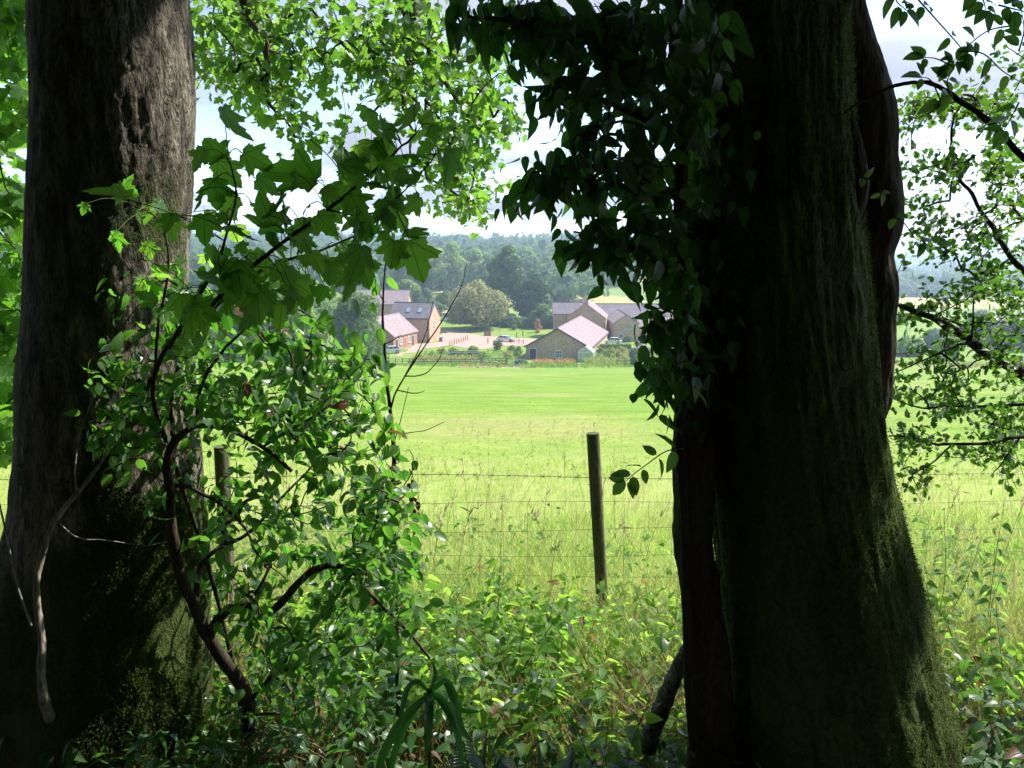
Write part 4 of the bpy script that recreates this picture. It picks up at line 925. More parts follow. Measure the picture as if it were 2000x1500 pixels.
# ---- left sycamore: smooth mossy side, flaking plates on the right side
LY = 2.8
def barkL(X, Y, Z, Th):
    side = smooth(-1.75, -1.2, np.where(Th > math.pi, Th - 2 * math.pi, Th)) * (1 - smooth(1.4, 2.4, np.where(Th > math.pi, Th - 2 * math.pi, Th)))
    s = Th * .28
    wz = Z + .06 * fbm(s * 9, Z * 5, 0, 2, 3)
    pl = fbm(s * 34 + .8 * fbm(s * 12, wz * 6, 0, 3, 8), wz * 9, 0, 4, 11); pl = np.abs(pl)
    pl2 = np.abs(fbm(s * 70, wz * 24, 0, 3, 12))
    rough_ = -(1 - smooth(0.0, .16, pl)) * .0035 - (1 - smooth(0, .12, pl2)) * .003 + .007 * fbm(s * 16, wz * 7, 0, 3, 14)
    calm = .004 * fbm(s * 30, Z * 16, 0, 4, 15) + .004 * fbm(s * 10, Z * 3, 0, 2, 16)
    low = 1 - smooth(-1.7, -.6, Z - CZ)
    return rough_ * side + calm * (1 - side) + .015 * fbm(X * 4, Y * 4, Z * 2.5, 3, 17) + low * .02 * fbm(X * 8, Y * 8, Z * 5, 3, 18) \
        + .018 * np.exp(-((Z - CZ - 1.08) / .10) ** 2) * np.clip(np.cos(Th - .1), 0, 1) ** 3
def flareL(Z, Th):
    t = 1 - smooth(-2.1, -.7, Z - CZ)
    return t ** 1.6 * (.10 + .16 * np.clip(np.cos(Th - 3.3), 0, 1) ** 3 + .13 * np.clip(np.cos(Th - 5.2), 0, 1) ** 4 + .12 * np.clip(np.cos(Th - 1.3), 0, 1) ** 4)
keysL = [(-800, 95, 345), (0, 78, 358), (70, 76, 366), (140, 75, 378), (210, 74, 374), (320, 70, 368), (420, 67, 362), (600, 62, 360), (900, 50, 384), (1100, 34, 396), (1300, 20, 372), (1500, 10, 330), (1650, 0, 320)]
T = empty('sycamore_tree', (-1.45, LY, g(-1.45, LY)), 'large sycamore trunk at the left with flaking grey bark and a mossy foot', 'tree')
SYT = T
V, Fq, U, _ = trunk_surface(keysL, LY, zrows(CZ - 2.25, CZ + 1.35, CZ + 9, .0098, .25), 220, barkL, flareL)
Bag().add(V, Fq, U).build('trunk', M['bark'], T)
def moss(V, U, mask, n, L, m, parent, seed, name='moss'):
    rg = np.random.RandomState(seed); i = np.nonzero(mask)[0]; i = rg.choice(i, n); P = V[i] + rg.normal(0, .004, (n, 3))
    cx = np.array([V[:, 0].mean(), V[:, 1].mean()]); out = np.stack([P[:, 0] - cx[0], P[:, 1] - cx[1], np.zeros(n)], 1); out /= np.linalg.norm(out, axis=1)[:, None]
    d = out * .8 + rg.normal(0, .6, (n, 3)); d[:, 2] -= .15; l = L * rg.uniform(.4, 1.2, n)[:, None]; d /= np.linalg.norm(d, axis=1)[:, None]; s = np.cross(d, rg.normal(0, 1, (n, 3))); s /= np.linalg.norm(s, axis=1)[:, None]; s *= l * .16
    Vv = np.stack([P - s, P + s, P + d * l], 1).reshape(-1, 3); b = np.arange(n)[:, None] * 3
    Bag().add(Vv, b + [0, 1, 2], None, np.repeat(rg.uniform(0, .99, n), 3)).build(name, M[m], parent, kind='stuff')
zr = V[:, 2] - CZ; th = U[:, 0] * 6.2832; ths = np.where(th > math.pi, th - 2 * math.pi, th)
mk_ = fbm(V[:, 0] * 5, V[:, 1] * 5, V[:, 2] * 3, 3, 31)
moss(V, U, (zr < -.75 + .5 * mk_) & (ths > -1.35) & (ths < -.1) & (mk_ > -.25), 42000, .016, 'moss', T, 1)
moss(V, U, (zr < -.8 + .6 * mk_) & (ths <= -1.35) & (mk_ > 0), 14000, .012, 'moss', T, 2)
# ---- right tree
RY = 2.45
def barkR(X, Y, Z, Th):
    s = Th * .33; wz = Z + .03 * fbm(s * 8, Z * 3, 0, 2, 41)
    rid = fbm(s * 60 + .7 * fbm(s * 9, wz * 4, 0, 2, 42), wz * 8, 0, 4, 43)
    return .010 * rid + .007 * fbm(s * 20, wz * 1.3, 0, 2, 44) + .014 * fbm(X * 3.5, Y * 3.5, Z * 1.8, 3, 45) + .003 * fbm(s * 90, Z * 40, 0, 2, 46)
def flareR(Z, Th):
    t = 1 - smooth(-2.2, -1.2, Z - CZ); return t ** 1.5 * (.05 + .12 * np.clip(np.cos(Th - .3), 0, 1) ** 3 + .10 * np.clip(np.cos(Th - 4.6), 0, 1) ** 4)
keysR = [(-900, 1330, 1640), (0, 1338, 1650), (300, 1345, 1662), (500, 1354, 1682), (700, 1364, 1700), (850, 1375, 1716), (950, 1386, 1735), (1150, 1408, 1783), (1300, 1422, 1822), (1500, 1438, 1866), (1700, 1440, 1925)]
T = empty('ivy_clad_tree', (1.1, RY, g(1.1, RY)), 'massive dark mossy trunk on the right with two thinner stems pressed against it', 'tree')
RT = T
V, Fq, U, kR = trunk_surface(keysR, RY, zrows(CZ - 2.15, CZ + 1.15, CZ + 9, .0098, .25), 230, barkR, flareR)
Bag().add(V, Fq, U).build('trunk', M['bark2'], T)
zr = V[:, 2] - CZ; th = U[:, 0] * 6.2832; ths = np.where(th > math.pi, th - 2 * math.pi, th); mk_ = fbm(V[:, 0] * 6, V[:, 1] * 6, V[:, 2] * 1.6, 3, 51)
moss(V, U, (zr < 1.2) & (ths > -1.5) & (ths < .25) & (mk_ > -.2 + .25 * smooth(-1, 1, zr)), 52000, .010, 'moss', T, 3)
moss(V, U, (zr < .5) & (ths > -2.9) & (ths <= -1.5) & (mk_ > -.05), 26000, .012, 'moss', T, 4)
def stem(name, keys, Y, r_lump, seed, mk):
    P = []; r = []
    for py, c, hw in keys: P.append(at(c, py, Y)); r.append(hw / F * Y)
    n = 14; Pc = catmull(P, n); rc = catmull(np.array([[q, 0, 0] for q in r]), n)[:, 0]
    k = 72; V, Fq, U = tube(Pc, np.maximum(rc, .004), k); C0 = np.repeat(Pc, k, 0); out = V - C0; out /= np.linalg.norm(out, axis=1)[:, None] + 1e-9
    a = U[:, 0] * 6.2832; dz = V[:, 2]
    d = r_lump * fbm(V[:, 0] * 5, V[:, 1] * 5, dz * 5, 3, seed) + .006 * fbm(np.cos(a) * 3.5, np.sin(a) * 3.5, dz * 5, 4, seed + 3) + .004 * fbm(V[:, 0] * 60, V[:, 1] * 60, dz * 14, 3, seed + 5)
    V = V + out * d[:, None]; Bag().add(V, Fq, U).build(name, M[mk], RT); return V, U
sv, su = stem('stem', [(430, 1350, 30), (560, 1352, 30), (690, 1350, 31), (800, 1351, 31), (880, 1357, 38), (950, 1355, 36), (1040, 1352, 36), (1080, 1356, 38), (1170, 1370, 42), (1300, 1382, 45), (1420, 1388, 50), (1500, 1390, 54), (1620, 1392, 60), (1740, 1392, 66)], 2.36, .018, 61, 'bark3')
moss(sv, su, (sv[:, 0] > np.median(sv[:, 0])) & (sv[:, 2] < CZ + .1), 5000, .012, 'moss', RT, 5)
stem('stem', [(-700, 1640, 45), (-150, 1638, 46), (0, 1640, 47), (120, 1665, 50), (230, 1688, 54), (330, 1692, 54), (430, 1700, 54), (500, 1693, 52), (560, 1702, 50), (620, 1690, 46), (690, 1694, 47), (760, 1698, 42), (800, 1692, 36), (850, 1680, 20)], 2.62, .022, 71, 'bark3')
stem('stem', [(-300, 1560, 30), (0, 1575, 26), (120, 1600, 24), (240, 1650, 22), (330, 1672, 20), (420, 1668, 14), (470, 1664, 6)], 2.33, .01, 77, 'bark3')

# ---- crowns above the picture: unseen, added to shade the trunks, cut open for sun on field and shrub
def sun_drop(P, z):   # where the shadow of P lands on a level
    k = (P[:, 2] - z) / SD[2]; return P[:, 0] - SD[0] * k, P[:, 1] - SD[1] * k
def keep_sun(P, rg, p=.12):
    keep = np.ones(len(P), bool)
    for z, x0, x1, y0, y1 in ((CZ - 2.1, -60, 60, 3.3, 400), (CZ - 1.0, -1.25, .45, 2.3, 4.2), (CZ - .3, -1.0, .0, 2.1, 4.2), (CZ + .4, -1.2, -.05, 1.5, 3.5), (CZ - .2, -1.25, -.9, 2.5, 3.2), (CZ - 1.7, -1.4, -.95, 2.1, 2.9), (CZ + .6, -1.25, -.9, 2.5, 3.2), (CZ - .5, 1.5, 6, 2.9, 6), (CZ + .8, 1.5, 6, 2.9, 6), (CZ + 1.6, -3, .9, 5.5, 10)):
        x, y = sun_drop(P, z); inb = (x > x0) & (x < x1) & (y > y0) & (y < y1); keep &= ~(inb & (rg.uniform(0, 1, len(P)) > p))
    px, py, f = proj(P); keep &= ~((f > 0) & (px > -150) & (px < 2150) & (py > -160) & (py < 1600))
    return keep
RAY0 = at(292, 1370, 2.48)
def near_ray(P, r, O=RAY0):
    d = P - O; t_ = np.maximum(d @ SD, 0); return np.linalg.norm(d - t_[:, None] * SD, axis=1) < r
def overhead(T, base, cx, cy_, rad, z0, z1, n, seed, mk):
    rg = np.random.RandomState(seed); a = rg.uniform(0, 6.28, n); r = rad * rg.uniform(0, 1, n) ** .5; z = CZ + rg.uniform(z0, z1, n) + .06 * r * 0
    P = np.stack([cx + r * np.cos(a), cy_ + r * np.sin(a), z], 1); P = P[keep_sun(P, rg)]
    tr_ = np.array([[base[0], base[1], CZ + q] for q in np.linspace(2.5, z1, 10)]); b = Bag(); dirs = twigs(b, tr_, P, .012, rg, 5, .05, .15, .12); b.build('limb', M['bark3'], T, kind='stuff')
    Mx, loc = cluster_leaves(P, dirs, 16, .36, rg, .75, .2, 1.0, .5); ks = keep_sun(loc, rg, .07) & ~near_ray(loc, .22); Mx, loc = Mx[ks], loc[ks]
    b = Bag(); inst(b, K['sycl'], Mx, loc, rg.uniform(0, 1, len(loc)), rg); b.build('crown', M[mk], T, kind='stuff')
overhead(RT, (.95, RY), 1.5, .2, 8.5, 3.0, 7.5, 520, 201, 'sycfar')
overhead(SYT, (-1.4, LY), -2.8, 0, 8.0, 3.2, 7.5, 480, 202, 'sycfar')
# woodland behind the viewpoint: unseen dense mass added to block sky light and darken the trunks
rg = np.random.RandomState(77); n = 130; a = rg.uniform(R(172), R(368), n); r_ = rg.uniform(7, 20, n)
X, Y = r_ * np.cos(a), r_ * np.sin(a) - 1.0; S = rg.uniform(4, 7, n); Z = terr(X, Y) + rg.uniform(.5, 6.5, n); b = Bag()
kk = ~((X > 4) & (Y > -4)); X, Y, Z, S = X[kk], Y[kk], Z[kk], S[kk]
inst(b, [crown_variant(300 + i, 330, 12) for i in range(4)], rotz(rg.uniform(0, 6.28, len(X)), S), np.stack([X, Y, Z], 1), rg.uniform(0, 1, len(X)), rg)
o = b.build('woodland', M['tdark'], kind='stuff'); tag(o, 'unseen dark woodland added behind the viewpoint to block sky light', 'woodland')

# ---- hanging sycamore canopy, top centre (a bough of the left tree)
rg = np.random.RandomState(301)
l1 = limb(SYT, [(840, -620, 5.2), (812, -250, 6.2), (800, 0, 6.6), (812, 60, 6.7), (806, 110, 6.8), (785, 150, 6.9), (790, 200, 7.0), (805, 250, 7.0)], .10, .012, 'bark', 'bough', 10, 6, .03, 1)
l2 = limb(SYT, [(800, 85, 6.75), (750, 92, 6.8), (700, 105, 6.9), (640, 60, 7.0)], .035, .01, 'bark', 'bough', 8, 5, .03, 2)
l3 = limb(SYT, [(790, 150, 6.9), (770, 180, 6.8), (735, 215, 6.7), (718, 245, 6.7)], .018, .005, 'bark', 'bough', 6, 5, .02, 3)
l4 = limb(SYT, [(820, 60, 6.9), (850, 130, 7.0), (890, 190, 7.1), (930, 260, 7.2), (925, 340, 7.3), (905, 400, 7.3)], .03, .005, 'bark', 'bough', 6, 6, .03, 4)
l5 = limb(SYT, [(455, -200, 5.6), (475, 0, 6.0), (500, 50, 6.0), (518, 90, 6.1), (522, 150, 6.2), (530, 210, 6.2), (560, 235, 6.2)], .045, .005, 'bark', 'bough', 8, 6, .03, 5)
l6 = limb(SYT, [(515, 95, 6.1), (560, 105, 6.3), (610, 95, 6.4), (670, 60, 6.6)], .016, .006, 'bark', 'bough', 6, 5, .02, 6)
sd_ = np.vstack([l1, l2, l3, l4, l5, l6])
reg = [(640, 40, 240, 50, 80), (500, 110, 110, 60, 62), (430, 60, 70, 90, 34), (535, 190, 60, 50, 26), (560, 235, 35, 40, 9), (480, 180, 70, 45, 14), (680, 120, 110, 50, 44), (760, 90, 80, 70, 36), (860, 100, 130, 85, 66),
       (880, 190, 130, 75, 70), (935, 250, 80, 70, 44), (870, 300, 90, 60, 26), (920, 370, 70, 50, 24), (900, 410, 55, 30, 14), (745, 180, 40, 30, 8), (645, 258, 38, 26, 7), (720, 165, 50, 30, 10), (985, 215, 30, 30, 7), (400, 150, 30, 50, 8), (625, 160, 30, 14, 5), (405, 60, 30, 60, 8)]
cen = ell(reg, 5.8, 8.0, rg, .82)
cen = cen[(cen[:, 0] > -9)]
b = Bag(); dirs = twigs(b, sd_, cen, .0026, rg, 4, .05, .15, .012); b.build('twigs', M['bark3'], SYT, kind='stuff')
Mx, loc = cluster_leaves(cen, dirs, 7, .080, rg, .24, .35, .7, .5)
canopy = l1
put_leaves(SYT, 'sycl', 'sycfar', Mx, loc, rg, 290)

# ---- second sycamore seen left of the left trunk
T = empty('young_sycamore', (-3.6, 5.3, g(-3.6, 5.3)), 'leafy young sycamore filling the gap at the left picture edge', 'tree')
k1 = limb(T, [(-120, 1300, 5.3), (-100, 900, 5.3), (-80, 500, 5.2), (-60, 100, 5.1), (-50, -200, 5)], .07, .03, 'bark3', 'trunk', 8, 5, .03, 7)
k2 = limb(T, [(-75, 400, 5.2), (-20, 370, 4.8), (30, 390, 4.5), (75, 420, 4.4)], .012, .004, 'bark3', 'branch', 6, 5, .02, 8)
k3 = limb(T, [(-70, 150, 5.2), (-20, 60, 4.8), (30, 20, 4.5), (80, 40, 4.4)], .016, .004, 'bark3', 'branch', 6, 5, .02, 9)
k4 = limb(T, [(-80, 620, 5.2), (-20, 640, 4.8), (40, 655, 4.5), (70, 650, 4.4)], .012, .004, 'bark3', 'branch', 6, 5, .02, 10)
cen = ell([(20, 60, 70, 70, 34), (10, 190, 60, 90, 22), (40, 240, 40, 40, 4), (10, 390, 70, 60, 24), (10, 500, 70, 60, 26), (10, 620, 70, 70, 34), (0, 740, 60, 70, 30), (0, 840, 50, 60, 22), (-70, 400, 60, 500, 50)], 4.2, 5.4, rg)
b = Bag(); dirs = twigs(b, np.vstack([k1, k2, k3, k4]), cen, .002, rg, 4, .05, .15, .01); b.build('twigs', M['barktw'], T, kind='stuff')
Mx, loc = cluster_leaves(cen, dirs, 7, .095, rg, .16, .4, .6, .5); put_leaves(T, 'sycl', 'syc', Mx, loc, rg, 220)

# ---- sycamore sapling arching across with big leaves
T = empty('sycamore_sapling', (-.9, 2.75, g(-.9, 2.75)), 'arching sycamore sapling with very large toothed leaves in front of the sky', 'sapling')
s1 = limb(T, [(500, 1520, 2.75), (470, 1380, 2.7), (420, 1150, 2.62), (350, 930, 2.45), (300, 780, 2.2), (325, 680, 2.0), (400, 610, 1.9), (470, 540, 1.85), (545, 480, 1.8), (640, 410, 1.8), (710, 350, 1.8), (760, 310, 1.8), (812, 262, 1.8)], .009, .0025, 'barktw', 'branch', 7, 6, .004, 21)
s2 = limb(T, [(400, 615, 1.9), (480, 545, 2.0), (555, 510, 2.05), (620, 490, 2.1), (700, 460, 2.15), (760, 455, 2.2)], .006, .0015, 'barktw', 'branch', 6, 5, .004, 22)
s3 = limb(T, [(330, 680, 1.95), (400, 560, 1.85), (440, 470, 1.8), (460, 380, 1.8), (445, 300, 1.8)], .005, .0015, 'barktw', 'branch', 6, 5, .004, 23)
s4 = limb(T, [(300, 780, 2.2), (310, 640, 2.15), (330, 520, 2.1), (310, 430, 2.1), (250, 395, 2.1)], .005, .0015, 'barktw', 'branch', 6, 5, .004, 24)
s5 = limb(T, [(640, 410, 1.8), (700, 420, 1.8), (760, 400, 1.8), (830, 330, 1.8), (850, 300, 1.85)], .003, .001, 'barktw', 'branch', 6, 4, .004, 25)
rg = np.random.RandomState(302)
spots = []
def near_branch(P, lo, hi, per, spread):
    i0, i1 = int(len(P) * lo), int(len(P) * hi)
    for k in range(per): q = P[rg.randint(i0, i1)] + rg.normal(0, 1, 3) * spread; spots.append(q)
near_branch(s1, .50, .98, 74, (.055, .08, .05)); near_branch(s2, .1, 1, 44, (.05, .10, .045)); near_branch(s3, .1, 1, 30, (.07, .08, .05)); near_branch(s4, .3, 1, 16, (.045, .08, .03)); near_branch(s5, .2, 1, 16, (.05, .08, .06))
for px, py in ((770, 330), (800, 300), (745, 270), (760, 400), (730, 460), (700, 500), (640, 520), (600, 540), (560, 560), (480, 500), (430, 520), (350, 500), (270, 410), (330, 430), (770, 470), (640, 440), (660, 480), (590, 460), (520, 420), (460, 440), (410, 410), (700, 400)): spots.append(at(px, py, rg.uniform(1.7, 2.2)))
spots = np.array(spots); n = len(spots)
d = rg.normal(0, .55, (n, 3)); d[:, 2] -= .75; nr = rg.normal(0, .55, (n, 3)) + [0, -.35, .45]; Mx = frame(d, nr, .062 * rg.uniform(.45, 1.35, n))
fixed = [((618, 352), (-.75, .0, .18), (.2, -.8, .6), .125), ((245, 388), (-.9, 0, .25), (0, -.3, 1), .10), ((880, 290), (-.1, -.1, -1), (.9, -.4, .1), .085), ((693, 520), (.05, 0, -1), (.9, -.5, 0), .085), ((570, 565), (.02, 0, -1), (.95, -.3, 0), .06), ((800, 470), (.3, 0, -1), (0, -1, .2), .10), ((430, 310), (-.4, 0, .6), (.2, -.9, .2), .07), ((475, 300), (.5, 0, -.2), (0, -.9, .3), .07), ((420, 350), (0, 0, -1), (.3, -.9, 0), .07)]
fm_ = np.concatenate([frame(np.array([q[1]], float), np.array([q[2]], float), np.array([q[3]])) for q in fixed]); fl = np.array([at(*q[0], 1.78) for q in fixed])
Mx = np.concatenate([Mx, fm_]); loc = np.concatenate([spots, fl]); allp = np.vstack([s1[20:], s2, s3, s4, s5])
pb = Bag()
for i in range(len(loc)):
    e = loc[i]; j = np.argmin(np.linalg.norm(allp - e, axis=1)); s = allp[j]; addtube(pb, catmull([s, (s + e) / 2 + [0, 0, .012], e], 3), .0011, 4, None, False)
pb.build('leaf_stalk', M['greenstem'], T, kind='stuff')
kr_ = ~near_ray(loc, .17); put_leaves(T, 'syc', 'syc', Mx[kr_], loc[kr_], rg, 280)

# ---- the tangled shrub
T = empty('tangled_shrub', at(487, 1460, 2.75) * [1, 1, 0] + [0, 0, g(-.95, 2.75)], 'tangled shrub with twisted dark stems and glossy oval leaves right of the left trunk', 'shrub')
b0 = at(487, 1440, 2.72); b0[2] = g(b0[0], b0[1]) - .1
q1 = limb(T, [b0, (487, 1440, 2.72), (484, 1370, 2.65), (452, 1312, 2.55), (408, 1245, 2.45), (382, 1185, 2.4), (350, 1110, 2.36), (335, 1020, 2.34), (330, 945, 2.34), (326, 900, 2.34), (342, 862, 2.34), (385, 832, 2.36), (450, 838, 2.42), (510, 872, 2.48), (570, 920, 2.5)], .030, .006, 'barktw', 'stem', 10, 6, .006, 31, .8)
q2 = limb(T, [(408, 1245, 2.45), (430, 1205, 2.4), (475, 1180, 2.38), (530, 1192, 2.38), (590, 1132, 2.4), (640, 1104, 2.4), (690, 1116, 2.42), (722, 1160, 2.45), (790, 1225, 2.5), (840, 1285, 2.55)], .017, .005, 'barktw', 'stem', 8, 6, .006, 32)
q3 = limb(T, [(382, 1185, 2.4), (392, 1110, 2.42), (425, 1072, 2.45), (480, 1045, 2.5), (540, 985, 2.55), (620, 900, 2.6)], .011, .003, 'barktw', 'stem', 8, 6, .006, 33)
q4 = limb(T, [(487, 1372, 2.65), (520, 1330, 2.6), (570, 1270, 2.55), (640, 1190, 2.5), (720, 1060, 2.5), (750, 940, 2.5)], .010, .003, 'barktw', 'stem', 8, 6, .006, 34)
q5 = limb(T, [(330, 945, 2.34), (372, 952, 2.3), (430, 985, 2.28), (478, 1030, 2.28), (505, 1085, 2.28), (560, 1130, 2.3)], .007, .002, 'barktw', 'stem', 8, 6, .006, 35)
q6 = limb(T, [(342, 862, 2.34), (335, 780, 2.36), (360, 690, 2.4), (420, 600, 2.45), (440, 520, 2.5)], .007, .002, 'barktw', 'stem', 8, 6, .006, 36)
q7 = limb(T, [(385, 832, 2.36), (400, 740, 2.3), (470, 650, 2.3), (560, 600, 2.4), (640, 640, 2.5)], .006, .002, 'barktw', 'stem', 8, 6, .006, 37)
q8 = limb(T, [(510, 872, 2.48), (600, 820, 2.5), (680, 760, 2.5), (720, 690, 2.55)], .005, .002, 'barktw', 'stem', 8, 6, .006, 38)
sd_ = np.vstack([q1[8:], q2, q3, q4, q5, q6, q7, q8]); rg = np.random.RandomState(303)
reg = [(300, 720, 110, 70, 26), (250, 800, 80, 90, 20), (360, 620, 90, 60, 24), (450, 700, 130, 90, 58), (560, 660, 90, 60, 22), (600, 760, 120, 80, 46), (500, 830, 150, 70, 44), (660, 840, 110, 80, 44), (720, 740, 50, 50, 9), (560, 940, 110, 55, 17), (700, 950, 100, 80, 44),
       (470, 980, 90, 60, 12), (640, 1050, 140, 70, 46), (760, 1060, 70, 90, 30), (500, 1110, 110, 60, 26), (420, 1040, 60, 70, 10), (560, 1220, 160, 90, 60), (740, 1180, 90, 90, 36), (620, 1330, 130, 80, 36), (420, 1360, 60, 90, 9), (290, 940, 50, 80, 9), (330, 800, 50, 60, 10), (250, 640, 40, 60, 8), (640, 700, 60, 50, 12), (225, 740, 60, 60, 12), (215, 880, 50, 50, 8), (290, 560, 70, 40, 10), (260, 830, 60, 50, 8)]
cen = ell(reg, 2.15, 3.1, rg, 1.0)
b = Bag(); dirs = twigs(b, sd_, cen, .0011, rg, 4, .06, .22, .006); b.build('twigs', M['barktw'], T, kind='stuff')
Mx, loc = cluster_leaves(cen, dirs, 6, .051, rg, .09, .5, .45, .6)
kr_ = ~near_ray(loc, .17); Mx, loc = Mx[kr_], loc[kr_]; put_leaves(T, 'ov', 'shrub', Mx, loc, rg, 299)

# ---- bare whip sapling
T = empty('bare_sapling', at(768, 975, 2.9), 'thin leafless whip with curved bare twigs rising in front of the farm', 'sapling')
w0 = at(768, 975, 2.9); w00 = w0.copy(); w00[2] = g(w0[0], 2.9) - .05
wa = limb(T, [w00, (768, 970, 2.9), (771, 900, 2.9), (765, 830, 2.9), (757, 765, 2.9), (752, 690, 2.9), (747, 620, 2.9), (750, 550, 2.9), (757, 490, 2.9)], .011, .0022, 'barktw', 'stem', 7, 6, .003, 41)
for i, pts_ in enumerate(([(762, 800, 2.9), (775, 762, 2.9), (820, 690, 2.9), (868, 620, 2.9), (900, 560, 2.9), (912, 512, 2.9)], [(790, 735, 2.9), (815, 690, 2.9), (835, 640, 2.9), (845, 590, 2.9)], [(775, 762, 2.9), (810, 768, 2.9), (830, 763, 2.9)],
        [(790, 735, 2.9), (830, 730, 2.9), (858, 700, 2.9), (868, 676, 2.9)], [(768, 845, 2.9), (790, 846, 2.9), (830, 840, 2.9), (868, 824, 2.9)], [(765, 880, 2.9), (780, 830, 2.9), (798, 756, 2.9)], [(752, 672, 2.9), (768, 665, 2.9), (784, 654, 2.9)], [(768, 965, 2.9), (795, 940, 2.9), (808, 905, 2.9), (800, 880, 2.9), (790, 882, 2.9)], [(750, 590, 2.9), (735, 560, 2.9), (730, 520, 2.9)])):
    limb(T, pts_, .0042 if i == 0 else .0026, .0011, 'barktw', 'twig', 5, 6, .002, 42 + i)
rg = np.random.RandomState(9); n = 16; loc = np.array([at(806 + rg.normal(0, 5), 900 + 8 * i * .9, 2.9) for i in range(n)]); Mx = frame(np.tile([0, 0, -1.0], (n, 1)) + rg.normal(0, .25, (n, 3)), rg.normal(0, 1, (n, 3)), .035 * rg.uniform(.6, 1.2, n)); put_leaves(T, 'ov', 'dead', Mx, loc, rg, 16, lname='withered_leaf')
loc = []; 
for px, py in ((742, 560), (738, 700), (750, 712), (774, 712), (735, 545), (760, 540), (728, 590), (742, 640), (722, 655)): loc.append(at(px, py, 2.88))
loc = np.array(loc); n = len(loc); Mx = frame(np.tile([0, 0, -.8], (n, 1)) + rg.normal(0, .5, (n, 3)), rg.normal(0, .5, (n, 3)) + [0, -.7, .3], .06 * rg.uniform(.7, 1.2, n)); put_leaves(T, 'ov', 'shrub', Mx, loc, rg, 20)

# ---- dead pale branch leaning on the left trunk
T = empty('dead_branch', at(88, 1402, 2.32) * [1, 1, 0] + [0, 0, g(-1.4, 2.32)], 'pale barkless dead branch leaning against the left trunk', 'branch')
p0 = at(104, 1412, 2.50); limb(T, [p0, (94, 1395, 2.36), (84, 1340, 2.3), (80, 1250, 2.32), (72, 1160, 2.34), (84, 1080, 2.36), (108, 1015, 2.38), (150, 965, 2.42), (195, 905, 2.44), (216, 855, 2.46), (256, 772, 2.48)], .020, .004, 'barkgr', 'branch', 9, 6, .006, 51, .6)
limb(T, [(150, 965, 2.42), (146, 920, 2.44), (155, 850, 2.45), (180, 782, 2.46)], .004, .0015, 'barkgr', 'twig', 6, 6, .003, 52)
limb(T, [(108, 1015, 2.38), (150, 1050, 2.4), (200, 1055, 2.42), (290, 1065, 2.44), (350, 1050, 2.44)], .003, .0012, 'barkgr', 'twig', 6, 6, .003, 53)
limb(T, [(60, 1222, 2.3), (35, 1150, 2.32), (15, 1060, 2.34), (0, 990, 2.36), (-15, 940, 2.4)], .004, .002, 'barkgr', 'twig', 6, 6, .003, 54)
# ---- broken log leaning at the right tree
lg0 = at(1262, 1462, 2.62); lg0[2] = max(lg0[2], g(lg0[0], 2.62) + .03)
T = empty('broken_log', lg0, 'short broken branch propped against the foot of the right tree stem', 'log')
lp = limb(T, [lg0, (1278, 1415, 2.6), (1300, 1365, 2.56), (1320, 1320, 2.5), (1345, 1268, 2.44)], .036, .026, 'log', 'branch', 18, 12, .007, 61)
ce = Bag(); dd = lp[1] - lp[0]; dd /= np.linalg.norm(dd); addtube(ce, [lp[0] - dd * .006, lp[0] - dd * .001], .034, 14); ce.build('cut_end', M['barkgr'], T)
limb(T, [(1280, 1400, 2.57), (1286, 1385, 2.53), (1296, 1375, 2.50)], .018, .012, 'log', 'stub', 8, 4, .002, 62)

# ---- ivy on the right tree: hangs far out to the left
T = empty('ivy_plant', (.95, 2.3, g(.95, 2.3)), 'dark pointed ivy hanging out to the left of the massive right trunk', 'ivy')
i1 = limb(T, [(1400, 1700, 2.2), (1350, 1400, 2.28), (1335, 1000, 2.30), (1330, 700, 2.25), (1330, 400, 2.25), (1320, 100, 2.25), (1310, -300, 2.25)], .014, .02, 'bark3', 'stem', 8, 6, .01, 71)
i2 = limb(T, [(1330, 560, 2.25), (1270, 500, 2.2), (1190, 470, 2.15), (1120, 450, 2.1)], .010, .003, 'bark3', 'branch', 7, 5, .01, 72)
i3 = limb(T, [(1325, 380, 2.25), (1230, 340, 2.2), (1130, 320, 2.1), (1040, 340, 2.05)], .012, .003, 'bark3', 'branch', 7, 5, .01, 73)
i4 = limb(T, [(1322, 150, 2.25), (1210, 110, 2.2), (1100, 60, 2.1), (980, 40, 2.0), (890, 30, 2.0)], .014, .003, 'bark3', 'branch', 7, 5, .01, 74)
i5 = limb(T, [(1328, 700, 2.25), (1300, 680, 2.2), (1270, 650, 2.2)], .006, .003, 'bark3', 'branch', 7, 5, .01, 75)
i6 = limb(T, [(1320, 250, 2.25), (1230, 220, 2.2), (1150, 190, 2.15), (1080, 200, 2.1)], .010, .003, 'bark3', 'branch', 7, 5, .01, 76)
sd_ = np.vstack([i1[16:], i2, i3, i4, i5, i6]); rg = np.random.RandomState(304)
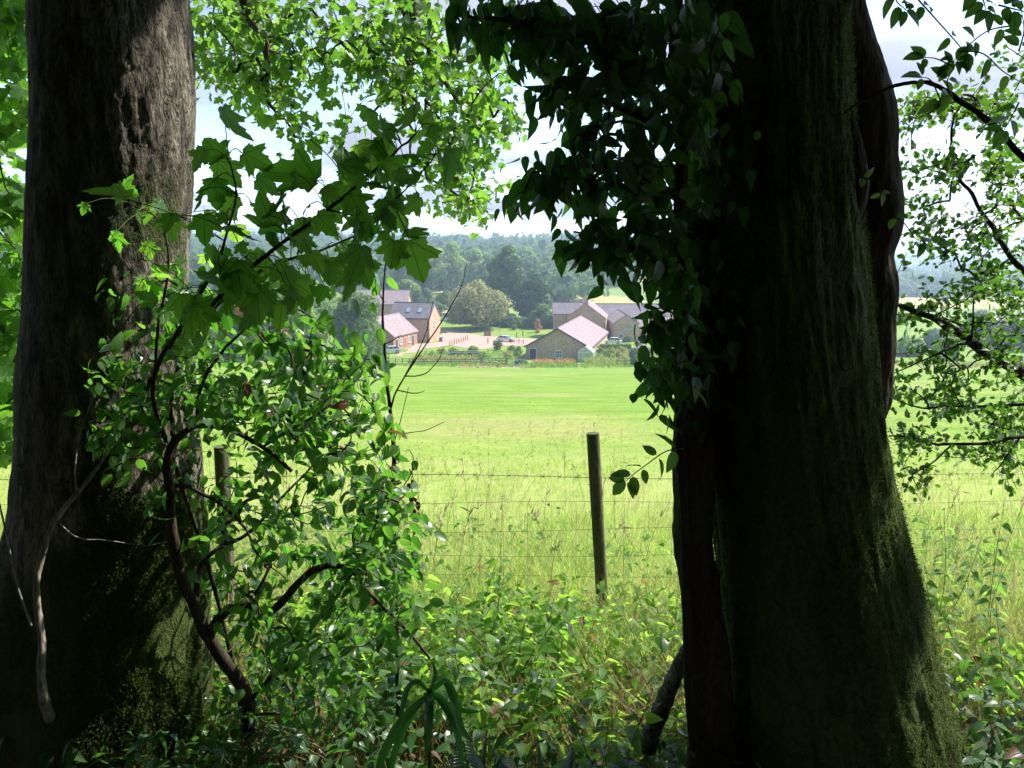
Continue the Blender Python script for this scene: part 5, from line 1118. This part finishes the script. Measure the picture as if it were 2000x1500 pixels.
reg = [(1150, 20, 190, 40, 62), (960, 15, 90, 35, 24), (930, 60, 50, 25, 9), (1010, 80, 80, 50, 26), (1120, 90, 100, 50, 30), (1240, 80, 90, 70, 40), (1080, 150, 60, 60, 16), (1160, 180, 80, 60, 20), (1270, 190, 60, 80, 30), (1110, 225, 30, 25, 5), (1200, 270, 80, 40, 24),
       (1270, 320, 60, 60, 28), (1150, 330, 100, 40, 30), (1060, 350, 55, 40, 18), (1020, 385, 30, 30, 7), (1180, 400, 70, 40, 20), (1280, 430, 60, 60, 30), (1130, 455, 40, 25, 7), (1180, 480, 60, 30, 14), (1240, 510, 70, 45, 26), (1300, 560, 50, 60, 26), (1290, 640, 36, 50, 18), (1320, 700, 36, 50, 18), (1300, 740, 32, 40, 12), (1290, 770, 22, 14, 4), (1340, 300, 50, 300, 44), (1360, 560, 40, 160, 16), (1380, 100, 60, 120, 24), (1125, 500, 18, 18, 2), (1345, 760, 28, 40, 8)]
cen = ell(reg, 1.98, 2.35, rg, .66)
b = Bag(); dirs = twigs(b, sd_, cen, .0014, rg, 4, .05, .18, .007); b.build('twigs', M['bark3'], T, kind='stuff')
Mx, loc = cluster_leaves(cen, dirs, 4, .066, rg, .08, 1.3, .15, .7)
# leaves lie outward and hang; a few cling to the trunk front
nt = 120; pyq = rg.uniform(0, 900, nt) ** 1.0; pxq = np.interp(pyq, [0, 900], [1345, 1375]) + np.abs(rg.normal(0, 45, nt)); lt = np.array([at(a_, b_, 2.13) for a_, b_ in zip(pxq, pyq)]); 
lt[:, 1] = 2.45 - np.sqrt(np.maximum(.01, .30 ** 2 - ((lt[:, 0] - np.interp(lt[:, 2], kR[0], kR[1])) ** 2))) - rg.uniform(.02, .06, nt)
Mt = frame(np.tile([0, 0, -1.0], (nt, 1)) + rg.normal(0, .35, (nt, 3)), rg.normal(0, .3, (nt, 3)) + [-.3, -1, .2], .055 * rg.uniform(.6, 1.2, nt))
put_leaves(T, 'ivy', 'ivy', np.concatenate([Mx, Mt]), np.concatenate([loc, lt]), rg, 300)

# ---- hawthorn on the right
T = empty('hawthorn', (2.9, 3.3, g(2.9, 3.3)), 'hawthorn with small lobed leaves reaching in from the right picture edge', 'shrub')
h0 = limb(T, [(2330, 1500, 3.4), (2280, 1100, 3.4), (2230, 900, 3.35), (2100, 790, 3.3), (2000, 732, 3.25), (1930, 690, 3.2), (1862, 642, 3.15), (1800, 612, 3.1), (1742, 590, 3.05)], .045, .007, 'bark3', 'branch', 9, 6, .01, 81)
h1 = limb(T, [(2100, 640, 3.4), (2000, 530, 3.3), (1960, 480, 3.3), (1930, 430, 3.3), (1890, 370, 3.3), (1860, 320, 3.3), (1858, 250, 3.3), (1865, 220, 3.3)], .014, .003, 'bark3', 'branch', 7, 6, .01, 82)
h2 = limb(T, [(2100, 790, 3.3), (2040, 850, 3.2), (1990, 855, 3.1), (1930, 865, 3.1), (1840, 868, 3.1), (1780, 852, 3.1), (1735, 852, 3.1)], .012, .003, 'bark3', 'branch', 7, 6, .01, 83)
h3 = limb(T, [(2060, 780, 3.3), (1980, 792, 3.2), (1880, 792, 3.2), (1800, 796, 3.2), (1735, 775, 3.2)], .009, .002, 'bark3', 'branch', 7, 6, .008, 84)
h4 = limb(T, [(1895, 668, 3.15), (1850, 682, 3.1), (1800, 705, 3.1), (1735, 735, 3.1)], .006, .002, 'bark3', 'branch', 6, 6, .006, 85)
h5 = limb(T, [(1860, 868, 3.1), (1820, 905, 3.1), (1785, 925, 3.1), (1770, 950, 3.1)], .004, .0015, 'bark3', 'branch', 6, 6, .005, 86)
h6 = limb(T, [(1898, 668, 3.15), (1900, 600, 3.2), (1905, 540, 3.2)], .005, .0015, 'bark3', 'branch', 6, 6, .006, 87)
h7 = limb(T, [(1990, 855, 3.1), (1960, 900, 3.05), (1935, 930, 3.0)], .005, .0015, 'bark3', 'branch', 6, 6, .006, 88)
sd_ = np.vstack([h0[12:], h1, h2, h3, h4, h5, h6, h7]); rg = np.random.RandomState(305)
reg = [(1850, 210, 100, 30, 22), (1780, 245, 35, 25, 7), (1930, 200, 70, 40, 22), (1870, 320, 110, 22, 22), (1800, 330, 60, 25, 12), (1790, 410, 50, 30, 8), (1850, 430, 60, 50, 12), (1960, 260, 45, 60, 18), (1970, 360, 50, 70, 30), (1950, 470, 70, 70, 36), (1870, 500, 60, 30, 10), (1800, 480, 50, 20, 6), (1960, 580, 60, 60, 30), (1890, 560, 40, 40, 9),
       (1830, 590, 50, 22, 9), (1780, 620, 36, 22, 8), (1850, 640, 50, 40, 14), (1950, 660, 60, 50, 22), (1800, 700, 60, 30, 12), (1900, 740, 90, 26, 20), (1790, 770, 60, 22, 12), (1880, 800, 110, 22, 22), (1960, 820, 50, 30, 12), (1780, 860, 40, 24, 10), (1880, 870, 110, 24, 22), (1950, 900, 30, 30, 7), (1790, 940, 26, 22, 5), (1770, 900, 30, 14, 4), (1990, 960, 20, 14, 3), (1990, 720, 30, 200, 20), (1960, 130, 50, 40, 7)]
cen = ell(reg, 2.95, 3.7, rg, 1.0)
b = Bag(); dirs = twigs(b, sd_, cen, .0013, rg, 4, .04, .15, .005); b.build('twigs', M['barktw'], T, kind='stuff')
Mx, loc = cluster_leaves(cen, dirs, 9, .034, rg, .09, .15, .7, .6); put_leaves(T, 'haw', 'haw', Mx, loc, rg, 299)

# ---- sprays of paired leaflets
def pinnate(bag, pts, n, size, rg, out, kind='ov', t0=.15, r=.0016, dv=(0, -.8, .6)):
    P = catmull([at(*p) for p in pts], 8); addtube(bag, P, np.linspace(r * 1.4, r * .6, len(P)), 5, None, False)
    for i in range(n):
        s = t0 + (1 - t0) * i / max(1, n - 1); j = min(len(P) - 2, int(s * (len(P) - 1))); T_ = P[j + 1] - P[j]; T_ /= np.linalg.norm(T_); side = np.cross(T_, [0, -1, .2]); side /= np.linalg.norm(side)
        for sg in (-1, 1):
            d = side * sg + T_ * .45 + rg.normal(0, .18, 3); nr = np.array(dv) + rg.normal(0, .35, 3); out.append((frame(d[None], nr[None], np.array([size * rg.uniform(.75, 1.15) * (1 - .25 * s)]))[0], P[j] + d * size * .08))
    d = T_ + rg.normal(0, .1, 3); out.append((frame(d[None], np.array([dv]), np.array([size]))[0], P[-1]))
def spray(name, label, cat, base, sets, size, mk, seed, thick=None, tk='barktw', group=None, r=.0016):
    rg = np.random.RandomState(seed); T = empty(name, base, label, cat, group); b = Bag(); out = []
    for pts_, n in sets: pinnate(b, pts_, n, size, rg, out, r=r)
    b.build('leaf_stalk', M['greenstem'], T)
    for i, q in enumerate(thick or []): limb(T, q[0], q[1], q[2], tk, 'stem', 7, 8, .004, seed + i)
    put_leaves(T, 'ov', mk, np.array([o[0] for o in out]), np.array([o[1] for o in out]), rg, 300); return T
spray('rose_shrub', 'arching briar stem with paired oval leaves in the upper right corner', 'shrub', (1.8, 2.0, g(1.8, 2.0)),
      [([(1785, -10, 2.0), (1830, 40, 2.0), (1870, 85, 2.0), (1885, 105, 2.0)], 3), ([(1975, 50, 2.0), (1930, 60, 2.0), (1890, 90, 2.0), (1862, 120, 2.0)], 3), ([(1872, 100, 2.0), (1920, 105, 2.0), (1960, 140, 2.0), (2010, 170, 2.0)], 4),
       ([(1862, 130, 2.0), (1830, 115, 2.0), (1805, 112, 2.0)], 2), ([(1860, 190, 2.05), (1850, 160, 2.0), (1870, 120, 2.0)], 3), ([(1950, 10, 1.9), (1990, 20, 1.9), (2030, 30, 1.9)], 4), ([(1900, -30, 1.9), (1920, 0, 1.9), (1925, 20, 1.9)], 3), ([(1990, 200, 2.0), (1975, 230, 2.0), (1960, 255, 2.0)], 3), ([(1740, -40, 1.9), (1750, 0, 1.9), (1770, 20, 1.9)], 4), ([(1990, 100, 1.95), (2000, 60, 1.95), (1995, 20, 1.95)], 4), ([(1845, 215, 2.05), (1820, 160, 2.02), (1800, 150, 2.0)], 2)], .052, 'rose', 401,
      [([(2500, 2100, 2.3), (2450, 1200, 2.3), (2300, 700, 2.2), (2100, 400, 2.15), (2000, 310, 2.1), (1940, 245, 2.1), (1880, 200, 2.1), (1830, 168, 2.1), (1785, 160, 2.12), (1735, 172, 2.15), (1690, 195, 2.2), (1650, 218, 2.22)], .012, .0028)])
spray('ash_seedling', 'sprig of paired oval leaves poking out left of the right tree', 'sprig', at(1335, 875, 2.2), [([(1335, 876, 2.2), (1300, 882, 2.15), (1262, 908, 2.12), (1238, 926, 2.1), (1222, 940, 2.1)], 5)], .062, 'rose', 402, None)
spray('trunk_sprig', 'tiny pale green sprig growing on the right tree trunk near its upper right edge', 'sprig', at(1680, 345, 2.26), [([(1675, 346, 2.25), (1700, 350, 2.22), (1715, 360, 2.2), (1722, 378, 2.2)], 2)], .036, 'rose', 403)
spray('trunk_sprig', 'sprig of oval leaves beside the right trunk at the height of the hill line', 'sprig', at(1740, 420, 2.5), [([(1740, 420, 2.5), (1765, 435, 2.45), (1785, 462, 2.4), (1800, 475, 2.4)], 3), ([(1800, 470, 2.4), (1815, 480, 2.4), (1830, 478, 2.4)], 2)], .045, 'rose', 404)

# ---- fence: round posts, barbed strands and stock netting
FY = 4.85
def fline(x): return FY + .06 * (x - .5)
T = empty('wire_fence', (.55, FY, g(.55, FY)), 'wire stock fence with weathered round wooden posts along the field', 'fence')
def fpost(pxb, pyb, pxt, pyt, Y, r, nm='post'):
    a_, b_ = at(pxb, pyb, Y), at(pxt, pyt, Y); a_ = a_ + (a_ - b_) * .18; P = a_ + (b_ - a_) * np.linspace(0, 1, 60)[:, None]; V, Fq, U = tube(P, r, 28)
    C0 = np.repeat(P, 28, 0); o_ = V - C0; o_ /= np.linalg.norm(o_, axis=1)[:, None]; an = U[:, 0] * 6.28
    V = V + o_ * (.003 * fbm(np.cos(an) * 4, np.sin(an) * 4, V[:, 2] * 1.5, 4, 5))[:, None]; b = Bag().add(V, Fq, U); top = V[-28:]; c = top.mean(0) + [0, 0, .002]; i = np.arange(28)
    b.add(np.vstack([top, c]), np.stack([i, (i + 1) % 28, np.full(28, 28)], 1)); b.build(nm, M['post'], T)
fpost(1178, 1205, 1158, 846, FY, .040)
fpost(448, 1190, 432, 872, 4.7, .045)
fpost(2230, 1230, 2215, 930, 5.1, .045)
hs = [(.98, 'barb'), (.80, 'net'), (.62, 'net'), (.45, 'net'), (.30, 'net'), (.17, 'net')]
xs = np.linspace(-3.2, 4.4, 90)
for h, k in hs:
    P = np.stack([xs, fline(xs), np.array([g(q, fline(q)) for q in (-3.2, -1.6, .55, 4.4)]) @ np.array([np.interp(xs, [-3.2, -1.6, .55, 4.4], v) for v in np.eye(4)]) + h + .015 * np.sin(xs * 1.7 + h * 9)], 1)
    b = Bag(); addtube(b, P, 0.0014 if k == 'net' else .0021, 4, None, False); b.build('wire', M['wire'], T)
    if k == 'barb':
        b = Bag(); rg = np.random.RandomState(4)
        for q in np.arange(-3.1, 4.3, .11):
            c = np.array([np.interp(q, xs, P[:, i]) for i in range(3)]); addtube(b, [c - [.014, 0, -.014], c + [.014, 0, -.014]], .0016, 3, None, False); addtube(b, [c - [.014, .0, .016], c + [.014, 0, .016]], .0016, 3, None, False)
        b.build('barbs', M['wire'], T, kind='stuff')
b = Bag()
for q in np.arange(-3.1, 4.3, .16): z = g(q, fline(q)); addtube(b, [(q, fline(q), z + .05), (q + .005, fline(q), z + .45), (q, fline(q), z + .80)], .0010, 3, None, False)
b.build('netting', M['wire'], T, kind='stuff')

# ---- grasses
def scatter(name, label, variants, mk, n, xr, yr, size, seed, keep=None, cat='grass', zoff=-.01, slant=.24):
    rg = np.random.RandomState(seed); y = rg.uniform(0, 1, n); y = yr[0] * (yr[1] / yr[0]) ** y
    u = rg.uniform(xr[0], xr[1], n); x = u * y
    if keep is not None: k = keep(x, y, rg); x, y = x[k], y[k]
    n = len(x); s = size * rg.uniform(.55, 1.25, n) * (.8 + .5 * (fbm(x / .8, y / .8, 0, 2, seed) + .3)); s = np.maximum(s, size * .25)
    Mx = rotz(rg.uniform(0, 6.28, n), s); Mx = Mx + 0; tilt = rg.normal(0, slant, (n, 2)); Mx[:, 0, 2] += tilt[:, 0] * s; Mx[:, 1, 2] += tilt[:, 1] * s
    b = Bag(); inst(b, variants, Mx, np.stack([x, y, terr(x, y) + zoff], 1), np.clip(rg.uniform(0, .7, n) + .55 * (fbm(x / .9, y / .9, 0, 3, seed + 1) + .35), 0, .74), rg)
    o = b.build(name, M[mk], kind='stuff'); tag(o, label, cat)
tall = [tuft(8, 1, .014, s, .9, .8) for s in range(5)]; short = [tuft(6, 1, .10, s + 10, 1.6, .9) for s in range(4)]; stalk = [tuft(4, 1, .008, s + 20, 1.4, .25) for s in range(4)]
scatter('rough_grass', 'tall bright rough grass on both sides of the wire fence', tall, 'grass', 10500, (-.85, .95), (4.8, 9), .33, 1)
scatter('rough_grass', 'short bright grass in front of the wire fence', tall, 'grass', 4200, (-.6, .95), (3.6, 4.9), .25, 11)
scatter('rough_grass', 'fine rough grass thinning out into the grazed field', tall, 'grass', 8500, (-.8, .9), (8.5, 14), .20, 2)
scatter('rough_grass', 'thin pale flowering stalks above the rough grass', stalk, 'seed', 1500, (-.7, .9), (4.8, 12), .5, 3)
scatter('field_grass', 'short grazed grass of the near field', short, 'field', 17000, (-.75, .8), (12, 42), .07, 4)
scatter('dry_grass', 'straw coloured dead grass in the shade below the fence', tall, 'straw', 850, (-.3, .75), (2.9, 4.6), .26, 5, lambda x, y, rg: (fbm(x * 2, y * 2, 0, 2, 9) > -.1), slant=.4)
scatter('dry_grass', 'brown stalks lying among the bramble leaves', stalk, 'straw', 1900, (-.5, .8), (2.5, 4.5), .4, 6, slant=.6)
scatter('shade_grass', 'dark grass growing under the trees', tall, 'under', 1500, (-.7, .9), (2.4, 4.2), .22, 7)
# seed heads: spikelets along stalks
def seeds():
    rg = np.random.RandomState(8); n = 230; y = 4.3 * (13 / 4.3) ** rg.uniform(0, 1, n); x = rg.uniform(-.7, .9, n) * y; b = Bag(); h = rg.uniform(.55, 1.05, n); z = terr(x, y)
    for i in range(n):
        l = rg.normal(0, .12, 2); P = catmull([(x[i], y[i], z[i]), (x[i] + l[0] * .4, y[i] + l[1] * .4, z[i] + h[i] * .6), (x[i] + l[0], y[i] + l[1], z[i] + h[i])], 3); addtube(b, P, .0016, 3, .3, False)
        m_ = 9; t_ = rg.uniform(.72, 1, m_); c = np.array([P[0] * 0 + np.array([np.interp(q, np.linspace(0, 1, len(P)), P[:, a_]) for a_ in range(3)]) for q in t_]) + rg.normal(0, .008, (m_, 3))
        inst(b, [K['strap'][0]], frame(rg.normal(0, .6, (m_, 3)) + UP * .8, rg.normal(0, 1, (m_, 3)), rg.uniform(.03, .06, m_)), c, rg.uniform(0, .6, m_), rg)
    o = b.build('seed_heads', M['seed'], kind='stuff'); tag(o, 'dry grass seed heads standing above the rough grass by the fence', 'grass')
seeds()
# leafy undergrowth: nettles and brambles as plants of their own in front, a mass behind
def herb(name, label, cat, x, y, h, nl, size, kind, mk, seed, group, leanx=0, stems=1, spread=.05):
    rg = np.random.RandomState(seed); z = g(x, y); T = empty(name, (x, y, z), label, cat, group); Ms = []; Ls = []; b = Bag()
    for s in range(stems):
        e = np.array([x + leanx + rg.normal(0, spread * 2), y + rg.normal(0, spread * 2), z + h * rg.uniform(.75, 1.1)]); b0_ = np.array([x + rg.normal(0, spread), y + rg.normal(0, spread), z - .03]); m_ = (b0_ + e) / 2 + rg.normal(0, .03, 3) + [0, 0, .05 * h]
        P = catmull([b0_, m_, e], 8); addtube(b, P, np.linspace(.0026, .0010, len(P)), 5, None, False)
        for i in range(nl):
            t_ = .22 + .78 * i / nl; q = P[int(t_ * (len(P) - 1))]; a_ = i * 1.57 + rg.uniform(-.3, .3)
            for f_ in (0, math.pi):
                d = np.array([math.cos(a_ + f_), math.sin(a_ + f_), rg.uniform(-.6, .1)]); sz = size * (1.15 - .6 * t_) * rg.uniform(.8, 1.15); Ms.append(frame(d[None], (UP + rg.normal(0, .3, 3))[None], np.array([sz]))[0]); Ls.append(q + d * sz * .2)
    b.build('stem', M['greenstem'], T); put_leaves(T, kind, mk, np.array(Ms), np.array(Ls), rg, 300); return T
NT_ = [(1860, 990, 4.3, .95, 'nettle with a drooping flowering top just right of the right trunk'), (1895, 960, 4.4, 1.05, 'tallest nettle in front of the fence netting at the right'), (1942, 985, 4.3, 1.0, 'nettle close to the right picture edge before the fence'),
       (1960, 1090, 4.0, .8, 'nettle leaning over the shaded grass at the right edge'), (1822, 1050, 4.2, .75, 'short nettle touching the right trunk outline'), (1985, 1150, 3.6, .8, 'broad leaved nettle in the lower right shade'), (1900, 1180, 3.6, .6, 'low nettle in the grass right of the right trunk')]
for i, (px, pt_, Y, h, lb) in enumerate(NT_):
    tp = at(px, pt_, Y); x = tp[0]; herb('nettle', lb, 'nettle', x, Y, max(.35, tp[2] - g(x, Y)), 9, .10, 'net', 'nettle', 500 + i, 'nettles by the wire fence', 0, 1)
BR = [(860, 1150, 3.5, 'bright bramble just left of the fence post foot'), (930, 1130, 3.6, 'sunlit bramble shoot in the open left of the fence post'), (980, 1110, 3.9, 'sunlit bramble topped by reddish young leaves'), (1010, 1180, 3.3, 'bramble sprawling below the fence post'), (1080, 1200, 3.4, 'bramble leaves at the foot of the fence post'), (900, 1230, 3.0, 'lower bramble beneath the sunlit shoots'),
      (830, 1120, 3.5, 'bramble at the right edge of the tangled shrub'), (1040, 1270, 3.0, 'bramble over brown stalks in the lower middle'), (1150, 1260, 3.2, 'small bramble between post and right stem'), (760, 1260, 2.9, 'shaded bramble under the tangled shrub'), (950, 1290, 2.8, 'bramble above the litter in the lower middle'), (1270, 1180, 3.5, 'bramble growing against the left stem of the right tree'), (700, 1330, 2.7, 'dark bramble low under the shrub')]
for i, (px, pt_, Y, lb) in enumerate(BR):
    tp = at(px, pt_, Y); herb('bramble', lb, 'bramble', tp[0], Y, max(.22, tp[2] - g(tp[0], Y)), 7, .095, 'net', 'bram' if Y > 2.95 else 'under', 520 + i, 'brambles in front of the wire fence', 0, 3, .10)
UG = [(620, 1400, 2.4, 'shade loving herb with heart shaped leaves at the bottom'), (560, 1450, 2.3, 'dark leafy herb beside the shrub foot'), (700, 1450, 2.3, 'dark leafy herb at the bottom left of the strap leaved plant'), (430, 1430, 2.4, 'glossy dark herb between left trunk and shrub'), (360, 1380, 2.5, 'herb with drooping leaves beside the mossy root'), (1160, 1440, 2.3, 'bright young shoot left of the broken log'), (1210, 1470, 2.2, 'bright low shoot at the bottom beside the log'),
      (1900, 1400, 2.3, 'dark broad leaved herb in the lower right corner'), (1960, 1350, 2.5, 'herb with shining leaves at the lower right edge'), (1930, 1470, 2.1, 'lowest herb in the bottom right corner'), (1870, 1330, 2.8, 'herb peeping out behind the flared foot of the right trunk'), (310, 1470, 2.2, 'herb in deep shade before the mossy root'), (20, 1180, 3.4, 'leafy herb at the left picture edge'), (15, 1090, 3.6, 'tall leafy herb at the left picture edge')]
for i, (px, pt_, Y, lb) in enumerate(UG):
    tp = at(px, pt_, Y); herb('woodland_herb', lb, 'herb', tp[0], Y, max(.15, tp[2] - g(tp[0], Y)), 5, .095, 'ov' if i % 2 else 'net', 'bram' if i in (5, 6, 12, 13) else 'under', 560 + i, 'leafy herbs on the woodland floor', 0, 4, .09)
def leafcarpet(name, label, mk, n, xr, yr, hr, size, seed, kind, cat, flat=.8, keep=None):
    rg = np.random.RandomState(seed); y = rg.uniform(yr[0], yr[1], n); x = rg.uniform(xr[0], xr[1], n) * y
    if keep is not None: k = keep(x, y, rg); x, y = x[k], y[k]
    kr_ = ~near_ray(np.stack([x, y, terr(x, y) + .15], 1), .14); x, y = x[kr_], y[kr_]; n = len(x); hh = hr[0] + (hr[1] - hr[0]) * rg.uniform(0, 1, n) ** 1.5 * (.4 + .9 * np.clip(.5 + fbm(x / .35, y / .35, 0, 2, seed), 0, 1)); loc = np.stack([x, y, terr(x, y) + hh], 1); d = rg.normal(0, 1, (n, 3)); d[:, 2] = d[:, 2] * .4 - .25
    b = Bag(); inst(b, K[kind], frame(d, rg.normal(0, .5, (n, 3)) + UP * flat, size * rg.uniform(.5, 1.25, n)), loc, rg.uniform(0, .999, n), rg); o = b.build(name, M[mk], kind='stuff'); tag(o, label, cat)
leafcarpet('leaf_litter', 'brown fallen leaves and twigs on the woodland floor', 'litter', 12000, (-.9, 1.0), (1.4, 4.6), (0, .05), .06, 1, 'chip', 'leaves')
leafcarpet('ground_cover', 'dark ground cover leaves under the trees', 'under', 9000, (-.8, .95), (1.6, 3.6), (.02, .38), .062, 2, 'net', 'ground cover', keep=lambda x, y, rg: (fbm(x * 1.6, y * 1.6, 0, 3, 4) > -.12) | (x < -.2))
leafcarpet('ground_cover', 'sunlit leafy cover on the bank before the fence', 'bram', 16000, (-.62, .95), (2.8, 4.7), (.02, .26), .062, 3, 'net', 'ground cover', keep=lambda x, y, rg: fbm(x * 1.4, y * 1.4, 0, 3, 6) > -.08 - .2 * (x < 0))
leafcarpet('ground_cover', 'mound of bright broad leaves left of the fence post foot', 'bram', 2300, (-.30, .09), (3.0, 4.4), (.04, .38), .082, 14, 'net', 'ground cover', keep=lambda x, y, rg: fbm(x * 1.2, y * 1.2, 0, 2, 16) > -.2)
leafcarpet('ground_cover', 'bright broad leaves low down before the right hand tree', 'bram', 900, (.05, .30), (2.9, 4.2), (.03, .2), .07, 15, 'net', 'ground cover')
leafcarpet('ground_cover', 'leafy weeds among the rough grass behind the fence', 'nettle', 6000, (-.7, .9), (4.9, 8), (.02, .40), .065, 4, 'net', 'weeds', keep=lambda x, y, rg: fbm(x * .9, y * .9, 0, 3, 7) > .05)
# strap leaved plant, bottom centre
T = empty('strap_leaved_plant', (at(835, 1500, 2.0)[0], 2.0, g(-.2, 2.0)), 'plant with long drooping strap shaped dark leaves at the bottom centre', 'plant')
top = at(838, 1345, 2.0); base = top * [1, 1, 0] + [-.01, .02, g(-.2, 2.0) - .05]
b = Bag(); addtube(b, catmull([base, (base + top) / 2, top], 8), .006, 6); b.build('stem', M['greenstem'], T)
def strapleaf(pts_, w, T, mk='strap'):
    w = w * .68; P = catmull([at(*q) for q in pts_], 6); n = len(P); Tn = np.gradient(P, axis=0); Tn /= np.linalg.norm(Tn, axis=1)[:, None]; s = np.cross(Tn, [0.25, -1, .15]); s /= np.linalg.norm(s, axis=1)[:, None]; t_ = np.linspace(0, 1, n); ww = w * np.clip(np.sin(np.clip(t_ * .93 + .07, 0, 1) * math.pi), 0, 1) ** .6
    up_ = np.cross(s, Tn); V = np.stack([P - s * ww[:, None] + up_ * ww[:, None] * .45, P - s * ww[:, None] * .5 + up_ * ww[:, None] * .15, P, P + s * ww[:, None] * .5 + up_ * ww[:, None] * .15, P + s * ww[:, None] + up_ * ww[:, None] * .45], 1).reshape(-1, 3)
    idx = np.arange(n * 5).reshape(n, 5); Fq = np.stack([idx[:-1, :-1], idx[:-1, 1:], idx[1:, 1:], idx[1:, :-1]], -1).reshape(-1, 4); U = np.stack([np.tile([-.25, -.12, 0, .12, .25], n), np.repeat(t_, 5)], 1); Bag().add(V, Fq, U).build('leaf', M[mk], T)
for q, w in (([(836, 1350, 2.0), (815, 1330, 1.97), (795, 1345, 1.93), (785, 1385, 1.9), (778, 1420, 1.9)], .012), ([(838, 1355, 2.0), (810, 1380, 1.95), (775, 1420, 1.92), (745, 1480, 1.9), (735, 1530, 1.9)], .020), ([(840, 1352, 2.0), (838, 1370, 1.94), (836, 1420, 1.9), (832, 1480, 1.9)], .019),
             ([(842, 1350, 2.0), (868, 1330, 1.96), (885, 1360, 1.92), (900, 1420, 1.9), (925, 1450, 1.9)], .017), ([(842, 1352, 2.0), (865, 1370, 1.97), (890, 1420, 1.92), (905, 1500, 1.9)], .018), ([(838, 1352, 2.0), (800, 1400, 2.05), (770, 1470, 2.05), (760, 1540, 2.05)], .016), ([(840, 1350, 2.0), (850, 1320, 2.0), (846, 1295, 2.0)], .009), ([(842, 1356, 2.0), (900, 1385, 1.98), (940, 1390, 1.96)], .010)): strapleaf(q, w, T)
# fern
def fern(name, label, base, tips, seed):
    T = empty(name, base, label, 'fern'); rg = np.random.RandomState(seed)
    for tp in tips:
        P = catmull([base, (base + tp) / 2 + [0, 0, .07], tp], 12); b = Bag(); addtube(b, P, np.linspace(.003, .0008, len(P)), 4, None, False)
        for j in range(3, len(P) - 1):
            Tn = P[j + 1] - P[j]; Tn /= np.linalg.norm(Tn); s = np.cross(Tn, UP); s /= np.linalg.norm(s); L = .085 * math.sin(math.pi * (.15 + .85 * j / len(P))) + .008
            for sg in (-1, 1):
                d = s * sg + Tn * .35 - UP * .15; inst(b, [K['strap'][0]], frame(d[None], UP[None], np.array([L])), P[j][None], rg.uniform(0, 1, 1), rg)
        b.build('frond', M['under'], T)
fb_ = at(1075, 1540, 2.1); fb_[2] = g(fb_[0], 2.1)
fern('fern', 'small dark fern at the bottom edge left of the broken log', fb_, [at(1000, 1500, 2.0), at(1050, 1440, 2.1), at(1120, 1450, 2.1), at(1160, 1490, 2.0), at(960, 1460, 2.1)], 1)
fb_ = at(930, 1530, 2.2); fb_[2] = g(fb_[0], 2.2)
fern('fern', 'fern with narrow fronds right of the strap leaved plant', fb_, [at(905, 1440, 2.1), at(950, 1430, 2.2), at(985, 1470, 2.1)], 2)

# ---- haze in the valley air: one closed box round everything
b = Bag(); box(b, (-6700, -70, CZ - 46), (13400, 0, 0), (0, 6100, 0), (0, 0, 112)); o = b.build('haze', M['haze'], sm=False, kind='stuff'); tag(o, 'pale blue haze filling the valley air', 'haze')
